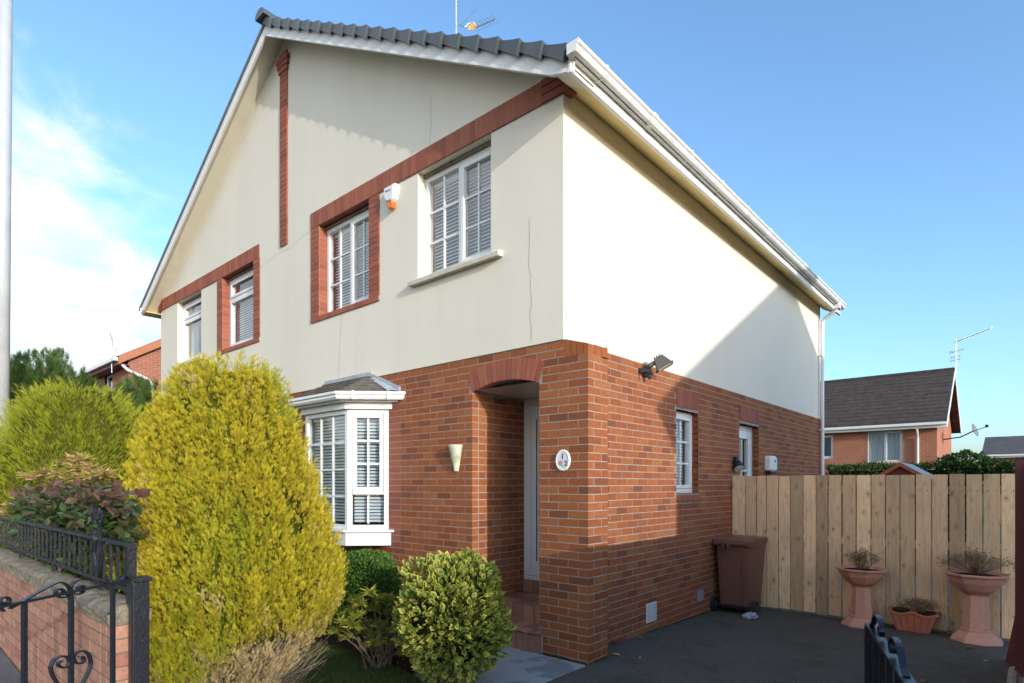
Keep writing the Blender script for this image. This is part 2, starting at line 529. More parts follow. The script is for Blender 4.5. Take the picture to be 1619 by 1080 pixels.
def thing(name, loc, label, cat, group=None):
    o = bpy.data.objects.new(name, None)
    o.empty_display_size = .1
    COL.objects.link(o)
    o.location = loc
    o['_o'] = tuple(loc)
    return tag(o, label, cat, group)
def tag(o, label, cat, group=None):
    o['label'], o['category'] = label, cat
    if group: o['group'] = group
    return o
def part_empty(name, parent):
    o = bpy.data.objects.new(name, None)
    o.empty_display_size = .1
    COL.objects.link(o)
    o.parent = parent
    o['_o'] = parent['_o']
    return o
def raw_mesh(name, V, F, mat, attrs=None, parent=None, origin=(0, 0, 0), kind=None, smooth=False):
    """numpy arrays -> object; all faces have the same corner count"""
    L = np.array(parent['_o'] if parent is not None else origin)
    V = np.asarray(V, float) - L
    F = np.asarray(F, int)
    k = F.shape[1]
    me = bpy.data.meshes.new(name)
    me.vertices.add(len(V))
    me.vertices.foreach_set('co', V.astype(np.float32).ravel())
    me.loops.add(F.size)
    me.loops.foreach_set('vertex_index', F.astype(np.int32).ravel())
    me.polygons.add(len(F))
    me.polygons.foreach_set('loop_start', (np.arange(len(F)) * k).astype(np.int32))
    me.polygons.foreach_set('loop_total', np.full(len(F), k, np.int32))
    me.polygons.foreach_set('use_smooth', np.full(len(F), bool(smooth)))
    me.update(calc_edges=True)
    for nm, a in (attrs or {}).items():
        at = me.attributes.new(nm, 'FLOAT', 'POINT')
        at.data.foreach_set('value', np.asarray(a, np.float32))
    me.materials.append(mat)
    o = bpy.data.objects.new(name, me)
    COL.objects.link(o)
    if parent is not None: o.parent = parent
    else: o.location = L
    o['_o'] = tuple(float(x) for x in L)
    if kind: o['kind'] = kind
    return o
BOXF = np.array([(3, 2, 1, 0), (4, 5, 6, 7), (0, 1, 5, 4), (1, 2, 6, 5), (2, 3, 7, 6), (3, 0, 4, 7)])
BOXV = np.array([(0, 0, 0), (1, 0, 0), (1, 1, 0), (0, 1, 0), (0, 0, 1), (1, 0, 1), (1, 1, 1), (0, 1, 1)], float)
def boxes_mesh(name, B, mat, parent, kind='stuff'):
    """many boxes (x0,x1,y0,y1,z0,z1) as one mesh with a random value each"""
    B = np.array(B, float)
    lo, hi = B[:, 0::2], B[:, 1::2]
    V = lo[:, None, :] + BOXV[None] * (hi - lo)[:, None, :]
    F = BOXF[None] + (np.arange(len(B)) * 8)[:, None, None]
    return raw_mesh(name, V.reshape(-1, 3), F.reshape(-1, 4), mat, {'rnd': np.repeat(RNG.random(len(B)), 8)}, parent, kind=kind)
_BMESH = {}
def box_object(name, b, mat, parent, jit=.0008):
    """one box as an object; alike boxes share mesh data"""
    d = tuple(round(b[i + 1] - b[i], 4) for i in (0, 2, 4))
    key = (d, mat.name)
    if key not in _BMESH:
        m = MB()
        m.box(-d[0] / 2, d[0] / 2, -d[1] / 2, d[1] / 2, -d[2] / 2, d[2] / 2)
        me = bpy.data.meshes.new(name)
        me.from_pydata(m.v, [], m.f)
        me.materials.append(mat)
        _BMESH[key] = me
    o = bpy.data.objects.new(name, _BMESH[key])
    COL.objects.link(o)
    L = Vector(parent['_o'])
    o.location = Vector(((b[0] + b[1]) / 2, (b[2] + b[3]) / 2, (b[4] + b[5]) / 2)) - L + Vector([random.uniform(-jit, jit) for _ in range(3)])
    o.rotation_euler = [random.uniform(-.0025, .0025) for _ in range(3)]
    o.parent = parent
    return o

def frame_T(o, u, n):
    """local (a along u, b outward along n, c up) -> world"""
    u, n = Vector(u).normalized(), Vector(n).normalized()
    return Matrix(((u.x, n.x, 0, o[0]), (u.y, n.y, 0, o[1]), (0, 0, 1, o[2]), (0, 0, 0, 1)))

def cells(s0, s1, z0, z1, ops):
    """rectangles of a wall that lie outside the openings (s0,s1,z0,z1)"""
    S = sorted({s0, s1, *[min(max(v, s0), s1) for o in ops for v in o[:2]]})
    Z = sorted({z0, z1, *[min(max(v, z0), z1) for o in ops for v in o[2:]]})
    for i in range(len(S) - 1):
        for j in range(len(Z) - 1):
            cs, cz = (S[i] + S[i + 1]) / 2, (Z[j] + Z[j + 1]) / 2
            if not any(o[0] < cs < o[1] and o[2] < cz < o[3] for o in ops):
                yield S[i], S[i + 1], Z[j], Z[j + 1]

# ------------------------------------------------------------------ the ground
def gz(y): return 0. if y < 0 else (-.029 * y if y < 4.05 else max(-1.0, -.11745 - .055 * (y - 4.05)))
def sheet(name, xs, ys, dz, mat, kind='structure', parent=None, zf=None):
    m = MB()
    for i in range(len(xs) - 1):
        for j in range(len(ys) - 1):
            q = [(xs[i], ys[j]), (xs[i + 1], ys[j]), (xs[i + 1], ys[j + 1]), (xs[i], ys[j + 1])]
            m.poly(*[(x, y, (zf(x, y) if zf else gz(y)) + dz) for x, y in q])
    return m.build(name, mat, parent, kind=kind, fix=False)
sheet('ground', [-900, -60, -10, 0, 12, 60, 900], [-900, -60, -3.4, 0, 4.05, 20.1, 60, 900], -.05, M_EARTH)
sheet('driveway', [.255, 1.5, 3.14], [-3.5, -2, 0, 4.05], 0, M_TARMAC)
sheet('back_yard', [.0, 3.14], [4.056, 9, 14], 0, M_PAVE)
sheet('house_plinth_ground', [-1.3, .255], [0, 4.05], -.004, M_TARMAC)
pav = lambda x, y: .038 * max(0, min(6, -x)) - .002
sheet('pavement', [-40, -6, -3, 0, 3, 40], [-5.6, -3.46], 0, M_PAVE, zf=pav)
m = MB()
for x0, x1 in ((-40, -6), (-6, -3), (-3, 0), (0, 40)):
    m.prism([(x0, -5.72, pav(x0, 0) - .16), (x0, -5.6, pav(x0, 0) - .16), (x0, -5.6, pav(x0, 0) + .003), (x0, -5.72, pav(x0, 0) - .003)], (x1 - x0, 0, pav(x1, 0) - pav(x0, 0)), (0, 0, 0))
m.build('kerb', M_KERB, kind='structure')
sheet('road', [-60, -6, -3, 0, 60], [-12, -5.71], -.10, M_ROAD, zf=pav)
sheet('far_pavement', [-60, 60], [-14, -12.01], .06, M_PAVE, zf=lambda x, y: 0)
sheet('garden_soil', [-10.3, -5, -2.2, .255], [-3.22, -2, -.9, -.001], -.012, M_SOIL, zf=lambda x, y: 0)

# lawn: a curved edge against the soil bed
def lawn_edge(t): return Vector((-4.6 + 4.1 * t, -1.10 - .08 * math.sin(5 * t) - .24 * t * t))
m = MB()
E0 = [lawn_edge(i / 16) for i in range(17)]
for i in range(16):
    a, b = E0[i], E0[i + 1]
    m.poly((a.x, -3.2, .012), (b.x, -3.2, .012), (b.x, b.y, .012), (a.x, a.y, .012))
m.build('lawn', M_LAWN, kind='structure', fix=False)

# concrete slab path up to the step
pth = MB()
pth.poly((-.72, -3.4, -.007), (.25, -3.4, -.007), (.25, -.002, -.007), (-.72, -.002, -.007))
PATH = pth.build('slab_path', M_SOIL, kind='structure', fix=False)
yy = -.03
for w in (.30, .60, .60, .60, .60, .50):
    xs = [(-.715, .245)] if random.random() < 2 else []
    for x0, x1 in xs:
        o = MB().box(x0, x1, yy - w + .008, yy, -.05, .006 + random.uniform(-.003, .004)).build('paving_slab', M_SLAB, PATH, bevel=.006)
    yy -= w

# ------------------------------------------------------------------ the house
XC = -5.195                                   # centre line of the pair
HX0, HX1, HD = -10.375, -.015, 8.95
ZR = 2.955                                    # top of the brickwork
HOUSE = thing('semi_detached_house', (-5.2, 0, 0), 'cream rendered two-storey semi-detached house with red brick ground floor', 'house')
SL = .5687
def zs_(x): return 8.184 - SL * abs(x - XC) + .10
def zb(x): return max(8.184 - SL * abs(x - XC), 5.125)     # underside of the verge boards

W1 = (-2.092, -.930, 3.985, 5.215)
W2 = (-4.205, -3.035, 3.955, 5.215)
W3 = (2 * XC + 3.035, 2 * XC + 4.205, 3.955, 5.215)
W4 = (2 * XC + .930, 2 * XC + 2.092, 3.985, 5.215)

# upper render, front gable
def gable_render():
    b = bmesh.new()
    y = -.012
    for s0, s1, z0, z1 in cells(HX0, HX1, ZR, 8.4, [W1, W2, W3, W4]):
        b.faces.new([b.verts.new(p) for p in ((s0, y, z0), (s1, y, z0), (s1, y, z1), (s0, y, z1))])
    bmesh.ops.remove_doubles(b, verts=b.verts, dist=1e-5)
    for sg in (1, -1):
        n = Vector((sg * SL, 0, 1)).normalized()
        p = Vector((XC, 0, 8.184 + .125))
        g = b.verts[:] + b.edges[:] + b.faces[:]
        bmesh.ops.bisect_plane(b, geom=g, plane_co=p, plane_no=n, clear_outer=True)
    for s0, s1, z0, z1 in (W1, W4):             # reveals
        for q in (((s0, z0), (s0, z1)), ((s1, z1), (s1, z0)), ((s0, z1), (s1, z1)), ((s1, z0), (s0, z0))):
            b.faces.new([b.verts.new((q[0][0], y, q[0][1])), b.verts.new((q[1][0], y, q[1][1])), b.verts.new((q[1][0], .13, q[1][1])), b.verts.new((q[0][0], .13, q[0][1]))])
    # drip lip at the foot of the render, side wall and its lip
    def face(*p): b.faces.new([b.verts.new(q) for q in p])
    face((HX0, y, ZR), (HX1, y, ZR), (HX1, .1, ZR), (HX0, .1, ZR))
    x = HX1
    face((x, y, ZR), (x, HD, ZR), (x, HD, 5.31), (x, y, 5.31))
    face((x, y, ZR), (x, HD, ZR), (x - .1, HD, ZR), (x - .1, y, ZR))
    face((HX0, y, ZR), (HX0, HD, ZR), (HX0, HD, 5.2), (HX0, y, 5.2))
    face((HX0, HD, ZR), (HX1, HD, ZR), (HX1, HD, 5.2), (HX0, HD, 5.2))
    bmesh.ops.recalc_face_normals(b, faces=b.faces)
    L = Vector(HOUSE['_o'])
    bmesh.ops.translate(b, verts=b.verts, vec=-L)
    me = bpy.data.meshes.new('rendered_wall')
    b.to_mesh(me)
    b.free()
    me.materials.append(M_RENDER)
    o = bpy.data.objects.new('rendered_wall', me)
    COL.objects.link(o)
    o.parent = HOUSE
    o['_o'] = HOUSE['_o']
    return o
RENDER = gable_render()
# hairline cracks and an old patch line
for pts in ([(-.40, 3.0), (-.395, 3.12), (-.42, 3.25), (-.39, 3.36), (-.41, 3.52), (-.40, 3.62), (-.43, 3.72), (-.42, 3.98), (-.425, 4.2)],
            [(-3.72, 3.0), (-3.735, 3.2), (-3.705, 3.42), (-3.70, 3.6), (-3.66, 3.9)],
            [(-1.86, 5.98), (-1.87, 5.85), (-1.855, 5.72), (-1.88, 5.5), (-1.90, 5.3)],
            [(-4.43, 5.20), (-4.7, 5.19), (-5.0, 5.12), (-5.4, 5.13), (-5.98, 5.05)]):
    m = MB()
    for a, b in zip(pts, pts[1:]):
        w = .0022
        v = Vector((b[0] - a[0], b[1] - a[1])).normalized() * w
        m.add([(a[0] - v.y, -.0135, a[1] + v.x), (a[0] + v.y, -.0135, a[1] - v.x), (b[0] + v.y * .7, -.0135, b[1] - v.x * .7), (b[0] - v.y * .7, -.0135, b[1] + v.x * .7)], [(0, 1, 2, 3)])
    m.build('crack', stained('crack_grey_%d' % len(pts), (.33, .31, .27), (.22, .2, .17), 8, .9, .1, 0), RENDER, fix=False)

# brickwork -------------------------------------------------------
BD = .09                                       # brick depth behind the face
BRICKS = []                                    # (box, px area)
OPX0, OPX1 = -1.217, -.310                     # porch opening
ARC_C, ARC_R = (OPX0 + OPX1) / 2, 1.36         # intrados circle
arc_z0 = 2.585
ARC_Z = 2.665 - ARC_R
def intr(x): return ARC_Z + math.sqrt(max(0, ARC_R ** 2 - (x - ARC_C) ** 2))
def extr(x): return ARC_Z + math.sqrt((ARC_R + .205) ** 2 - (x - ARC_C) ** 2)
BAY = (-4.34, -2.66, .86, 2.62)
NB = 40
Z0 = -.045
def course(s0, s1, first, z, excl, emit):
    """bricks from s1 down to s0; the first one has length `first`"""
    s = s1
    ln = first
    while s > s0 + .02:
        e = max(s0, s - ln)
        segs = [(e, s)]
        for a, b in excl:
            new = []
            for p, q in segs:
                if b <= p or a >= q: new.append((p, q))
                else:
                    if a - p > .035: new.append((p, a - .008))
                    if q - b > .035: new.append((b + .008, q))
            segs = new
        for p, q in segs:
            if q - p > .03: emit(p, q, z)
        s = e - .010
        ln = .215
FRONT_EX = 2.66
for i in range(NB):
    z = Z0 + i * .075
    zm = z + .0325
    even = i % 2 == 0
    ex = []
    if zm < arc_z0 - .02: ex.append((OPX0, OPX1))
    elif zm < extr(ARC_C) + .02:
        xs = [x for x in np.linspace(OPX0 - .03, OPX1 + .03, 80) if extr(x) > z + .060]
        if xs: ex.append((xs[0] - .004, xs[-1] + .004))
    if zm > 2.775: ex.append((-.012, .26))          # capping over the pier
    def emf(p, q, zz):
        if q > .249 and even is False: pass
        BRICKS.append((p, q, 0, BD, zz, zz + .065))
    # right of the porch and over the arch: bond set out from the pier corner
    bayex = [(BAY[0] - .225, BAY[1] + .225)] if .83 < zm < 2.70 else []
    if zm < arc_z0 - .02:
        # pier front
        course(OPX1, .25 if even else .25 - .1125, .215, z, ex + ([(-.012, .26)] if zm > 2.775 else []), emf)
        # pier side (x = .25) and inner side
        if even: BRICKS.append((.25 - BD, .25, .1125 - .01, .3275, z, z + .065))
        else:
            BRICKS.append((.25 - BD - .012, .25, 0, .215, z, z + .065))
            BRICKS.append((.25 - BD, .25, .225, .3275, z, z + .065))
        # left part from the porch reveal
        if even: course(HX0, OPX0, .1025, z, bayex, emf)
        else: course(HX0, OPX0 - .1125 + .1125, .215, z, bayex, emf)
        # left reveal bricks (face x = OPX0, run in y)
        if even: ys = [(.0, .0), (.1125 - .01, .3175), (.3275, .5425), (.5525, .7675), (.7775, .86)]
        else: ys = [(.0, .0), (.1025, .205), (.215, .43), (.44, .655), (.665, .86)]
        for a, b in ys[1:]:
            BRICKS.append((OPX0 - BD, OPX0, a, b, z, z + .065))
    else:
        if zm < 2.775:
            course(HX0, .25 if even else .25 - .1125, .215, z, ex + bayex, emf)
            if even: BRICKS.append((.25 - BD, .25, .1125 - .01, .3275, z, z + .065))
            else:
                BRICKS.append((.25 - BD - .012, .25, 0, .215, z, z + .065))
                BRICKS.append((.25 - BD, .25, .225, .3275, z, z + .065))
        else:
            course(HX0, -.012, .10 if even else .215, z, ex + bayex, emf)
# side wall (x = 0)
SW = (2.28, 2.92, 1.41, 2.79)
SDR = (4.36, 5.20, -.4, 2.79)
for i in range(-4, NB):
    z = Z0 + i * .075
    zm = z + .0325
    ex = []
    if SW[2] < zm < SW[3] - .03: ex.append(SW[:2])
    if zm < SDR[3] - .03: ex.append(SDR[:2])
    ex.append((6.18, 6.192))
    s, first = .335, (.10 if i % 2 == 0 else .215)
    if zm < gz(.3) - .1: pass
    # laid from the pier backwards: mirror the course helper
    course(-HD, -.335, first, z, [(-b, -a) for a, b in ex], lambda p, q, zz: BRICKS.append((-BD, 0, -q, -p, zz, zz + .065)))

def px_area(b):
    c = Vector(((b[0] + b[1]) / 2, (b[2] + b[3]) / 2, (b[4] + b[5]) / 2))
    x, y, f = proj(c)
    if f < .5 or x < 0 or x > 1619 or y < 0 or y > 1079: return 0
    if x < 520 + max(0, (y - 900)) * .2 and y > 560: return 0           # behind the conifer
    if 630 < x < 800 and y > 880: return 0                               # behind the variegated bush
    front = b[3] - b[2] <= BD + .001 and b[3] - b[2] > .05 and b[2] == 0
    w, n = (b[1] - b[0], Vector((0, -1, 0))) if front else (b[3] - b[2], Vector((1, 0, 0)))
    v = (CAM - c)
    return w * .065 * max(0, v.normalized().dot(n)) / v.length ** 2
areas = [px_area(b) for b in BRICKS]
order = sorted(range(len(BRICKS)), key=lambda k: -areas[k])
near = set(order[:285])
# mortar backing = the brick_wall part
MJ = .0022
m = MB()
fo = [(OPX0, OPX1, -1, arc_z0 + .09), BAY]
for s0, s1, z0, z1 in cells(HX0, .25 - MJ, -.4, ZR - .002, fo + [(-.012, .26, 2.79, 4)]):
    m.poly((s0, MJ, z0), (s1, MJ, z0), (s1, MJ, z1), (s0, MJ, z1))
for s0, s1, z0, z1 in cells(.33, HD, -.6, ZR - .002, [(SW[0], SW[1], SW[2] + .085, SW[3] - .26), (SDR[0], SDR[1], -1, 2.52)]):
    m.poly((-MJ, s0, z0), (-MJ, s1, z0), (-MJ, s1, z1), (-MJ, s0, z1))
m.poly((.25 - MJ, MJ, -.4), (.25 - MJ, .325, -.4), (.25 - MJ, .325, 2.79), (.25 - MJ, MJ, 2.79))     # pier side
m.poly((.25 - MJ, .325, -.4), (-.1, .325, -.4), (-.1, .325, 2.9), (.25 - MJ, .325, 2.9))             # pier back
m.poly((OPX0 - MJ, MJ, -.4), (OPX0 - MJ, .9, -.4), (OPX0 - MJ, .9, 2.72), (OPX0 - MJ, MJ, 2.72))     # porch left reveal
m.poly((OPX1 + .001, .0955, -.4), (OPX1 + .001, .9, -.4), (OPX1 + .001, .9, 2.72), (OPX1 + .001, .0955, 2.72))
for y0, y1, z0, z1 in ((SW[0], SW[1], SW[2] + .085, SW[3] - .26), (SDR[0], SDR[1], -.5, 2.52)):     # side reveals
    for q in (((y0, z0), (y0, z1)), ((y1, z0), (y1, z1)), ((y0, z1), (y1, z1)), ((y0, z0), (y1, z0))):
        m.poly((-.0955, q[0][0], q[0][1]), (-.0955, q[1][0], q[1][1]), (-.30, q[1][0], q[1][1]), (-.30, q[0][0], q[0][1]))
m.poly((HX0 + .01, MJ, -.4), (HX0 + .01, HD, -.4), (HX0 + .01, HD, ZR), (HX0 + .01, MJ, ZR))
m.poly((HX0, HD, -.9), (0, HD, -.9), (0, HD, ZR), (HX0, HD, ZR))
BWALL = m.build('brick_wall', M_MORTAR, HOUSE, fix=False)
for k in sorted(near): box_object('brick', BRICKS[k], M_BRICK, BWALL)
boxes_mesh('brickwork', [b for k, b in enumerate(BRICKS) if k not in near], M_BRICK, BWALL)
# movement joint
MB().box(-.006, -.002, 6.181, 6.191, -.3, ZR - .002).build('movement_joint', M_BLACKGAP, BWALL)
# arch voussoirs
nv = 15
for k in range(nv):
    a0 = -1 + 2 * k / nv
    th = math.asin((OPX1 - OPX0) / 2 / ARC_R)
    q = []
    for a, r in ((a0, 0), (a0 + 2 / nv, 0), (a0 + 2 / nv, 1), (a0, 1)):
        an = th * a
        rr = ARC_R + (.208 if r else 0)
        sh = .004 if a > a0 else -.004
        q.append((ARC_C + rr * math.sin(an) - sh, -.004, ARC_Z + rr * math.cos(an)))
    MB().prism(q, (0, .103, 0), (0, 0, 0)).build('voussoir', M_RED, BWALL)
m = MB()
P = [(x, .004, intr(x) + .006) for x in np.linspace(OPX0, OPX1, 14)]
P2 = [(x, .004, intr(x) + .21) for x in np.linspace(OPX1, OPX0, 14)]
m.prism(P + P2, (0, .09, 0), (0, 0, 0))
m.build('arch_mortar', M_MORTAR, BWALL)
# capping over the pier: cut bricks that slope out from the render
def capz(x): return 2.958 - (x + .012) * .30
xs = [-.010, .058, .126, .194, .250]
for a, b in zip(xs, xs[1:]):
    MB().prism([(a + .003, .002, 2.783), (b - .003, .002, 2.783), (b - .003, .002, capz(b)), (a + .003, .002, capz(a))], (0, .105, 0), (0, 0, 0)).build('cap_brick', M_BRICK, BWALL)
for a, b in ((.110, .215), (.222, .326)):
    MB().prism([(.0, a, 2.783), (.25, a, 2.783), (.25, a, capz(.25) + .004), (.0, a, 2.955)], (0, b - a, 0), (0, 0, 0)).build('cap_brick', M_BRICK, BWALL)
# stack-bonded red jambs at the bay
for x0 in (BAY[0] - .225, BAY[1] + .008):
    for i in range(9, 37):
        z = Z0 + i * .075
        if z > .80 and z < 2.63: box_object('jamb_brick', (x0, x0 + .217, 0, BD, z, z + .065), M_RED, BWALL)
# side lintels and sill
for y0, y1 in (SW[:2], SDR[:2]):
    n = int(round((y1 - y0) / .075))
    w = (y1 - y0) / n
    for k in range(n): box_object('lintel_brick', (-.08, .010, y0 + k * w + .003, y0 + (k + 1) * w - .003, 2.565, 2.785), M_RED, BWALL, .0006)
n = 9
for k in range(n):
    w = (SW[1] - SW[0]) / n
    y0 = SW[0] + k * w
    MB().prism([(-.09, y0 + .003, 1.425), (.032, y0 + .003, 1.405), (.032, y0 + .003, 1.475), (-.09, y0 + .003, 1.50)], (0, w - .006, 0), (0, 0, 0)).build('sill_brick', M_RED, BWALL)
# vents
m = MB().box(.0, .012, 1.52, 1.755, .06, .275)
V1 = m.build('air_vent', M_WHITE, HOUSE, bevel=.003)
m = MB()
for k in range(2):
    for j in range(9): m.box(.0105, .0155, 1.545 + k * .105, 1.63 + k * .105, .085 + j * .020, .093 + j * .020)
m.build('louvre', NT('vent_grey', .7).color((.45, .46, .47)).m, V1)  # louvre bars in one plain mid-grey on the white vent
m = MB().box(-.002, .004, 2.86, 3.075, .09, .235)
V2 = m.build('air_brick', NT('air_brick_grey', .8).color((.20, .15, .17)).m, HOUSE)
m = MB()
for j in range(9): m.box(.0035, .009, 2.875, 3.06, .10 + j * .015, .107 + j * .015)
m.build('louvre', NT('air_brick_bars', .7).color((.42, .40, .46)).m, V2)

# red brick bands on the render ------------------------------------
BAND = part_empty('brick_trim', HOUSE)
def soldier(x0, x1, z0, z1, w=.075, y=-.030):
    n = max(1, int(round((x1 - x0) / w)))
    w = (x1 - x0) / n
    for k in range(n): box_object('trim_brick', (x0 + k * w + .005, x0 + (k + 1) * w - .005, y, .06, z0, z1), M_RED, BAND, .0008)
    BACK.box(x0, x1, y + .004, .05, z0 + .002, z1 - .002)
BACK = MB()
soldier(-4.425, -.255, 5.217, 5.435)
soldier(HX0 + .22, 2 * XC + 4.425, 5.217, 5.435)
for x0, x1 in ((-.252, .062), (HX0 - .077, HX0 + .217)):
    for k in range(3): box_object('trim_brick', (x0, x1, -.045, .09, 5.217 + k * .075, 5.282 + k * .075), M_RED, BAND, .0008)
for W in (W2, W3):
    for s0 in (W[0] - .215, W[1] + .004):
        for k in range(17):
            z = 3.957 + k * .0742
            box_object('trim_brick', (s0, s0 + .211, -.027, .13, z, z + .068), M_RED, BAND, .0008)
        BACK.box(s0 + .004, s0 + .207, -.022, .11, 3.957, 5.215)
    soldier(W[0] - .215, W[1] + .215, 3.888, 3.953, .105, -.032)
for k in range(39):
    z = 5.20 + k * .0745
    box_object('trim_brick', (XC - .105, XC + .105, -.034, .03, z, z + .068), M_RED, BAND, .0008)
for k, e in enumerate((.02, .045, .06)):
    z = 7.80 + k * .0745
    box_object('trim_brick', (XC - .105 - e, XC + .105 + e, -.05 - .006 * k, .03, z, z + .068), M_RED, BAND, .0008)
BACK.box(XC - .10, XC + .10, -.027, .02, 5.20, 8.1)
BACK.build('trim_mortar', M_MORTAR, BAND)

# roof ---------------------------------------------------------------
RY0, RY1 = -.36, 9.30
m = MB()
for sg in (1, -1):
    xe = XC + sg * 5.53
    a = [(XC, RY0 + .04, 8.184 + .18), (xe, RY0 + .04, 8.184 - SL * 5.53 + .18), (xe, RY0 + .04, 8.184 - SL * 5.53 + .24), (XC, RY0 + .04, 8.184 + .24)]
    m.prism(a, (0, RY1 - RY0 - .04, 0), (0, 0, 0))
ROOF = m.build('roof', M_SLATE, HOUSE)
# bargeboards and sloping soffits
for sg in (1, -1):
    xe = XC + sg * 5.50
    xs = list(np.linspace(XC + sg * .003, xe, 24))
    lo = [(x, -.302, zb(x)) for x in xs]
    hi = [(x, -.302, 8.184 - SL * abs(x - XC) + (.19 if sg > 0 else .215)) for x in xs][::-1]
    MB().prism(lo + hi, (0, .018, 0), (0, 0, 0)).build('bargeboard', M_WHITE, ROOF)
    m = MB()
    for x0, x1 in zip(xs, xs[1:]):
        m.add([(x0, -.313, zb(x0) + .002), (x1, -.313, zb(x1) + .002), (x1, -.313, zb(x1) + .034), (x0, -.313, zb(x0) + .034),
               (x0, -.303, zb(x0) + .002), (x1, -.303, zb(x1) + .002), (x1, -.303, zb(x1) + .046), (x0, -.303, zb(x0) + .046)],
              [(0, 1, 2, 3), (3, 2, 6, 7), (0, 4, 5, 1)])
    m.build('board_moulding', M_WHITE, ROOF, fix=False)
    m = MB()
    for x0, x1 in zip(xs, xs[1:]):
        m.poly((x0, -.286, zs_(x0)), (x1, -.286, zs_(x1)), (x1, .03, zs_(x1)), (x0, .03, zs_(x0)))
    m.build('gable_soffit', M_SOFFIT2, ROOF, fix=False)
    if sg < 0: continue
    # interlocking verge caps
    L = 5.47 / math.cos(math.atan(SL))
    n = 21
    g = L / n
    d = Vector((sg, 0, -SL)).normalized()
    up = Vector((sg * SL, 0, 1)).normalized()
    base = Vector((XC, 0, 8.184 + .235))
    capm = None
    for k in range(n):
        o = bpy.data.objects.new('verge_cap', None) if False else None
        p0 = base + d * (k * g)
        if capm is None:
            mm = MB()
            P = []
            for j, (s, yo, hb, ht) in enumerate(((-.02, -.338, -.062, .014), (g * .35, -.345, -.074, .019), (g * .75, -.356, -.090, .027), (g + .015, -.370, -.104, .034))):
                P.append([Vector((0, yo, 0)) + d * s + up * hb, Vector((0, yo, 0)) + d * (s - .03 * (j / 3)) + up * ht, Vector((0, yo + .22, 0)) + d * (s - .03 * (j / 3)) + up * ht, Vector((0, yo + .03, 0)) + d * s + up * hb])
            vs = [v for q in P for v in q]
            fs = [(a * 4 + i, a * 4 + (i + 1) % 4, a * 4 + 4 + (i + 1) % 4, a * 4 + 4 + i) for a in range(3) for i in range(4)] + [(0, 1, 2, 3), (12, 13, 14, 15)]
            # a raised rib near the upper end
            mm.add(vs, fs)
            r0, r1 = g * .16, g * .20
            mm.add([Vector((0, -.3455, 0)) + d * r0 + up * -.062, Vector((0, -.3455, 0)) + d * r1 + up * -.064, Vector((0, -.3455, 0)) + d * r1 + up * .015, Vector((0, -.3455, 0)) + d * r0 + up * .015], [(0, 1, 2, 3)])
            ob = mm.build('verge_cap', M_SLATE, None)
            capm = ob.data
            ob['_o'] = ROOF['_o']
        else:
            ob = bpy.data.objects.new('verge_cap', capm)
            COL.objects.link(ob)
        ob.parent = ROOF
        ob.location = p0 - Vector(ROOF['_o']) + Vector((0, random.uniform(-.003, .003), 0))
m = MB()
for k in range(22):
    y0 = -.40 + k * .44
    pr = [(XC + .13 * math.cos(t), y0, 8.184 + .235 + .02 + .09 * math.sin(t)) for t in np.linspace(-.3, math.pi + .3, 9)]
    m.prism(pr, (0, .43, 0), (0, 0, 0))
m.build('ridge_tiles', M_SLATE, ROOF)
# eaves on the drive side
MB().box(.262, .282, -.318, RY1 - .02, 5.125, 5.33).build('fascia', M_DIRTY, ROOF)
MB().box(.255, .295, -.325, RY1 - .02, 5.118, 5.150).build('fascia_lip', M_WHITE, ROOF, bevel=.004)
MB().prism([(HX1 - .02, -.012, 5.298), (.258, -.012, 5.138), (.258, -.012, 5.152), (HX1 - .02, -.012, 5.312)], (0, RY1 - .02, 0), (0, 0, 0)).build('eaves_soffit', M_SOFFIT, ROOF)
MB().poly((.06, -.296, 5.24), (.258, -.296, 5.14), (.258, -.014, 5.14), (.06, -.014, 5.24)).build('corner_soffit', M_SOFFIT2, ROOF, fix=False)
MB().box(HX0 - .27, HX0 + .02, -.29, RY1 - .03, 5.138, 5.152).build('eaves_soffit', M_SOFFIT, ROOF)
MB().box(HX0 - .285, HX0 - .262, -.318, RY1 - .02, 5.125, 5.33).build('fascia', M_DIRTY, ROOF)
gp = [(.286, 5.225), (.286, 5.335), (.292, 5.335), (.292, 5.236), (.372, 5.236), (.384, 5.262), (.384, 5.288), (.400, 5.303), (.400, 5.336), (.412, 5.340), (.414, 5.300), (.396, 5.284), (.396, 5.255), (.380, 5.226)]
MB().prism([(x, -.375, 5.225 + (z - 5.225) * .76) for x, z in gp], (0, 9.60, 0), (0, 0, 0)).build('gutter', M_DIRTY, ROOF)
MB().prism([(.288, -.38, 5.228), (.376, -.38, 5.228), (.392, -.38, 5.256), (.392, -.38, 5.272), (.408, -.38, 5.284), (.408, -.38, 5.318), (.288, -.38, 5.318)], (0, .012, 0), (0, 0, 0)).build('gutter_stop_end', M_WHITE, ROOF)
GZ = lambda z: 5.225 + (z - 5.225) * .76
gb = [(.284, 5.218), (.384, 5.218), (.402, 5.250), (.402, 5.282), (.420, 5.298), (.420, 5.348), (.408, 5.352), (.402, 5.342), (.392, 5.292), (.386, 5.256), (.374, 5.232), (.284, 5.232)]
for k in range(11):
    w = .075 if k in (1, 5) else .022
    MB().prism([(x, .05 + k * .88, GZ(z)) for x, z in gb], (0, w, 0), (0, 0, 0)).build('gutter_bracket', M_DIRTY, ROOF)
m = MB()
m.lathe([(.055, -.07), (.055, .0)], (.335, 8.78, 5.225), 12)
m.prism([(.27, 8.70, 5.13), (.40, 8.70, 5.13), (.38, 8.70, 5.21), (.29, 8.70, 5.21)], (0, .14, 0), (0, 0, 0))
m.tube([(.335, 8.78, 5.15), (.30, 8.78, 5.10), (.10, 8.82, 4.99), (.055, 8.83, 4.93), (.055, 8.83, 4.80)], .036, 12)
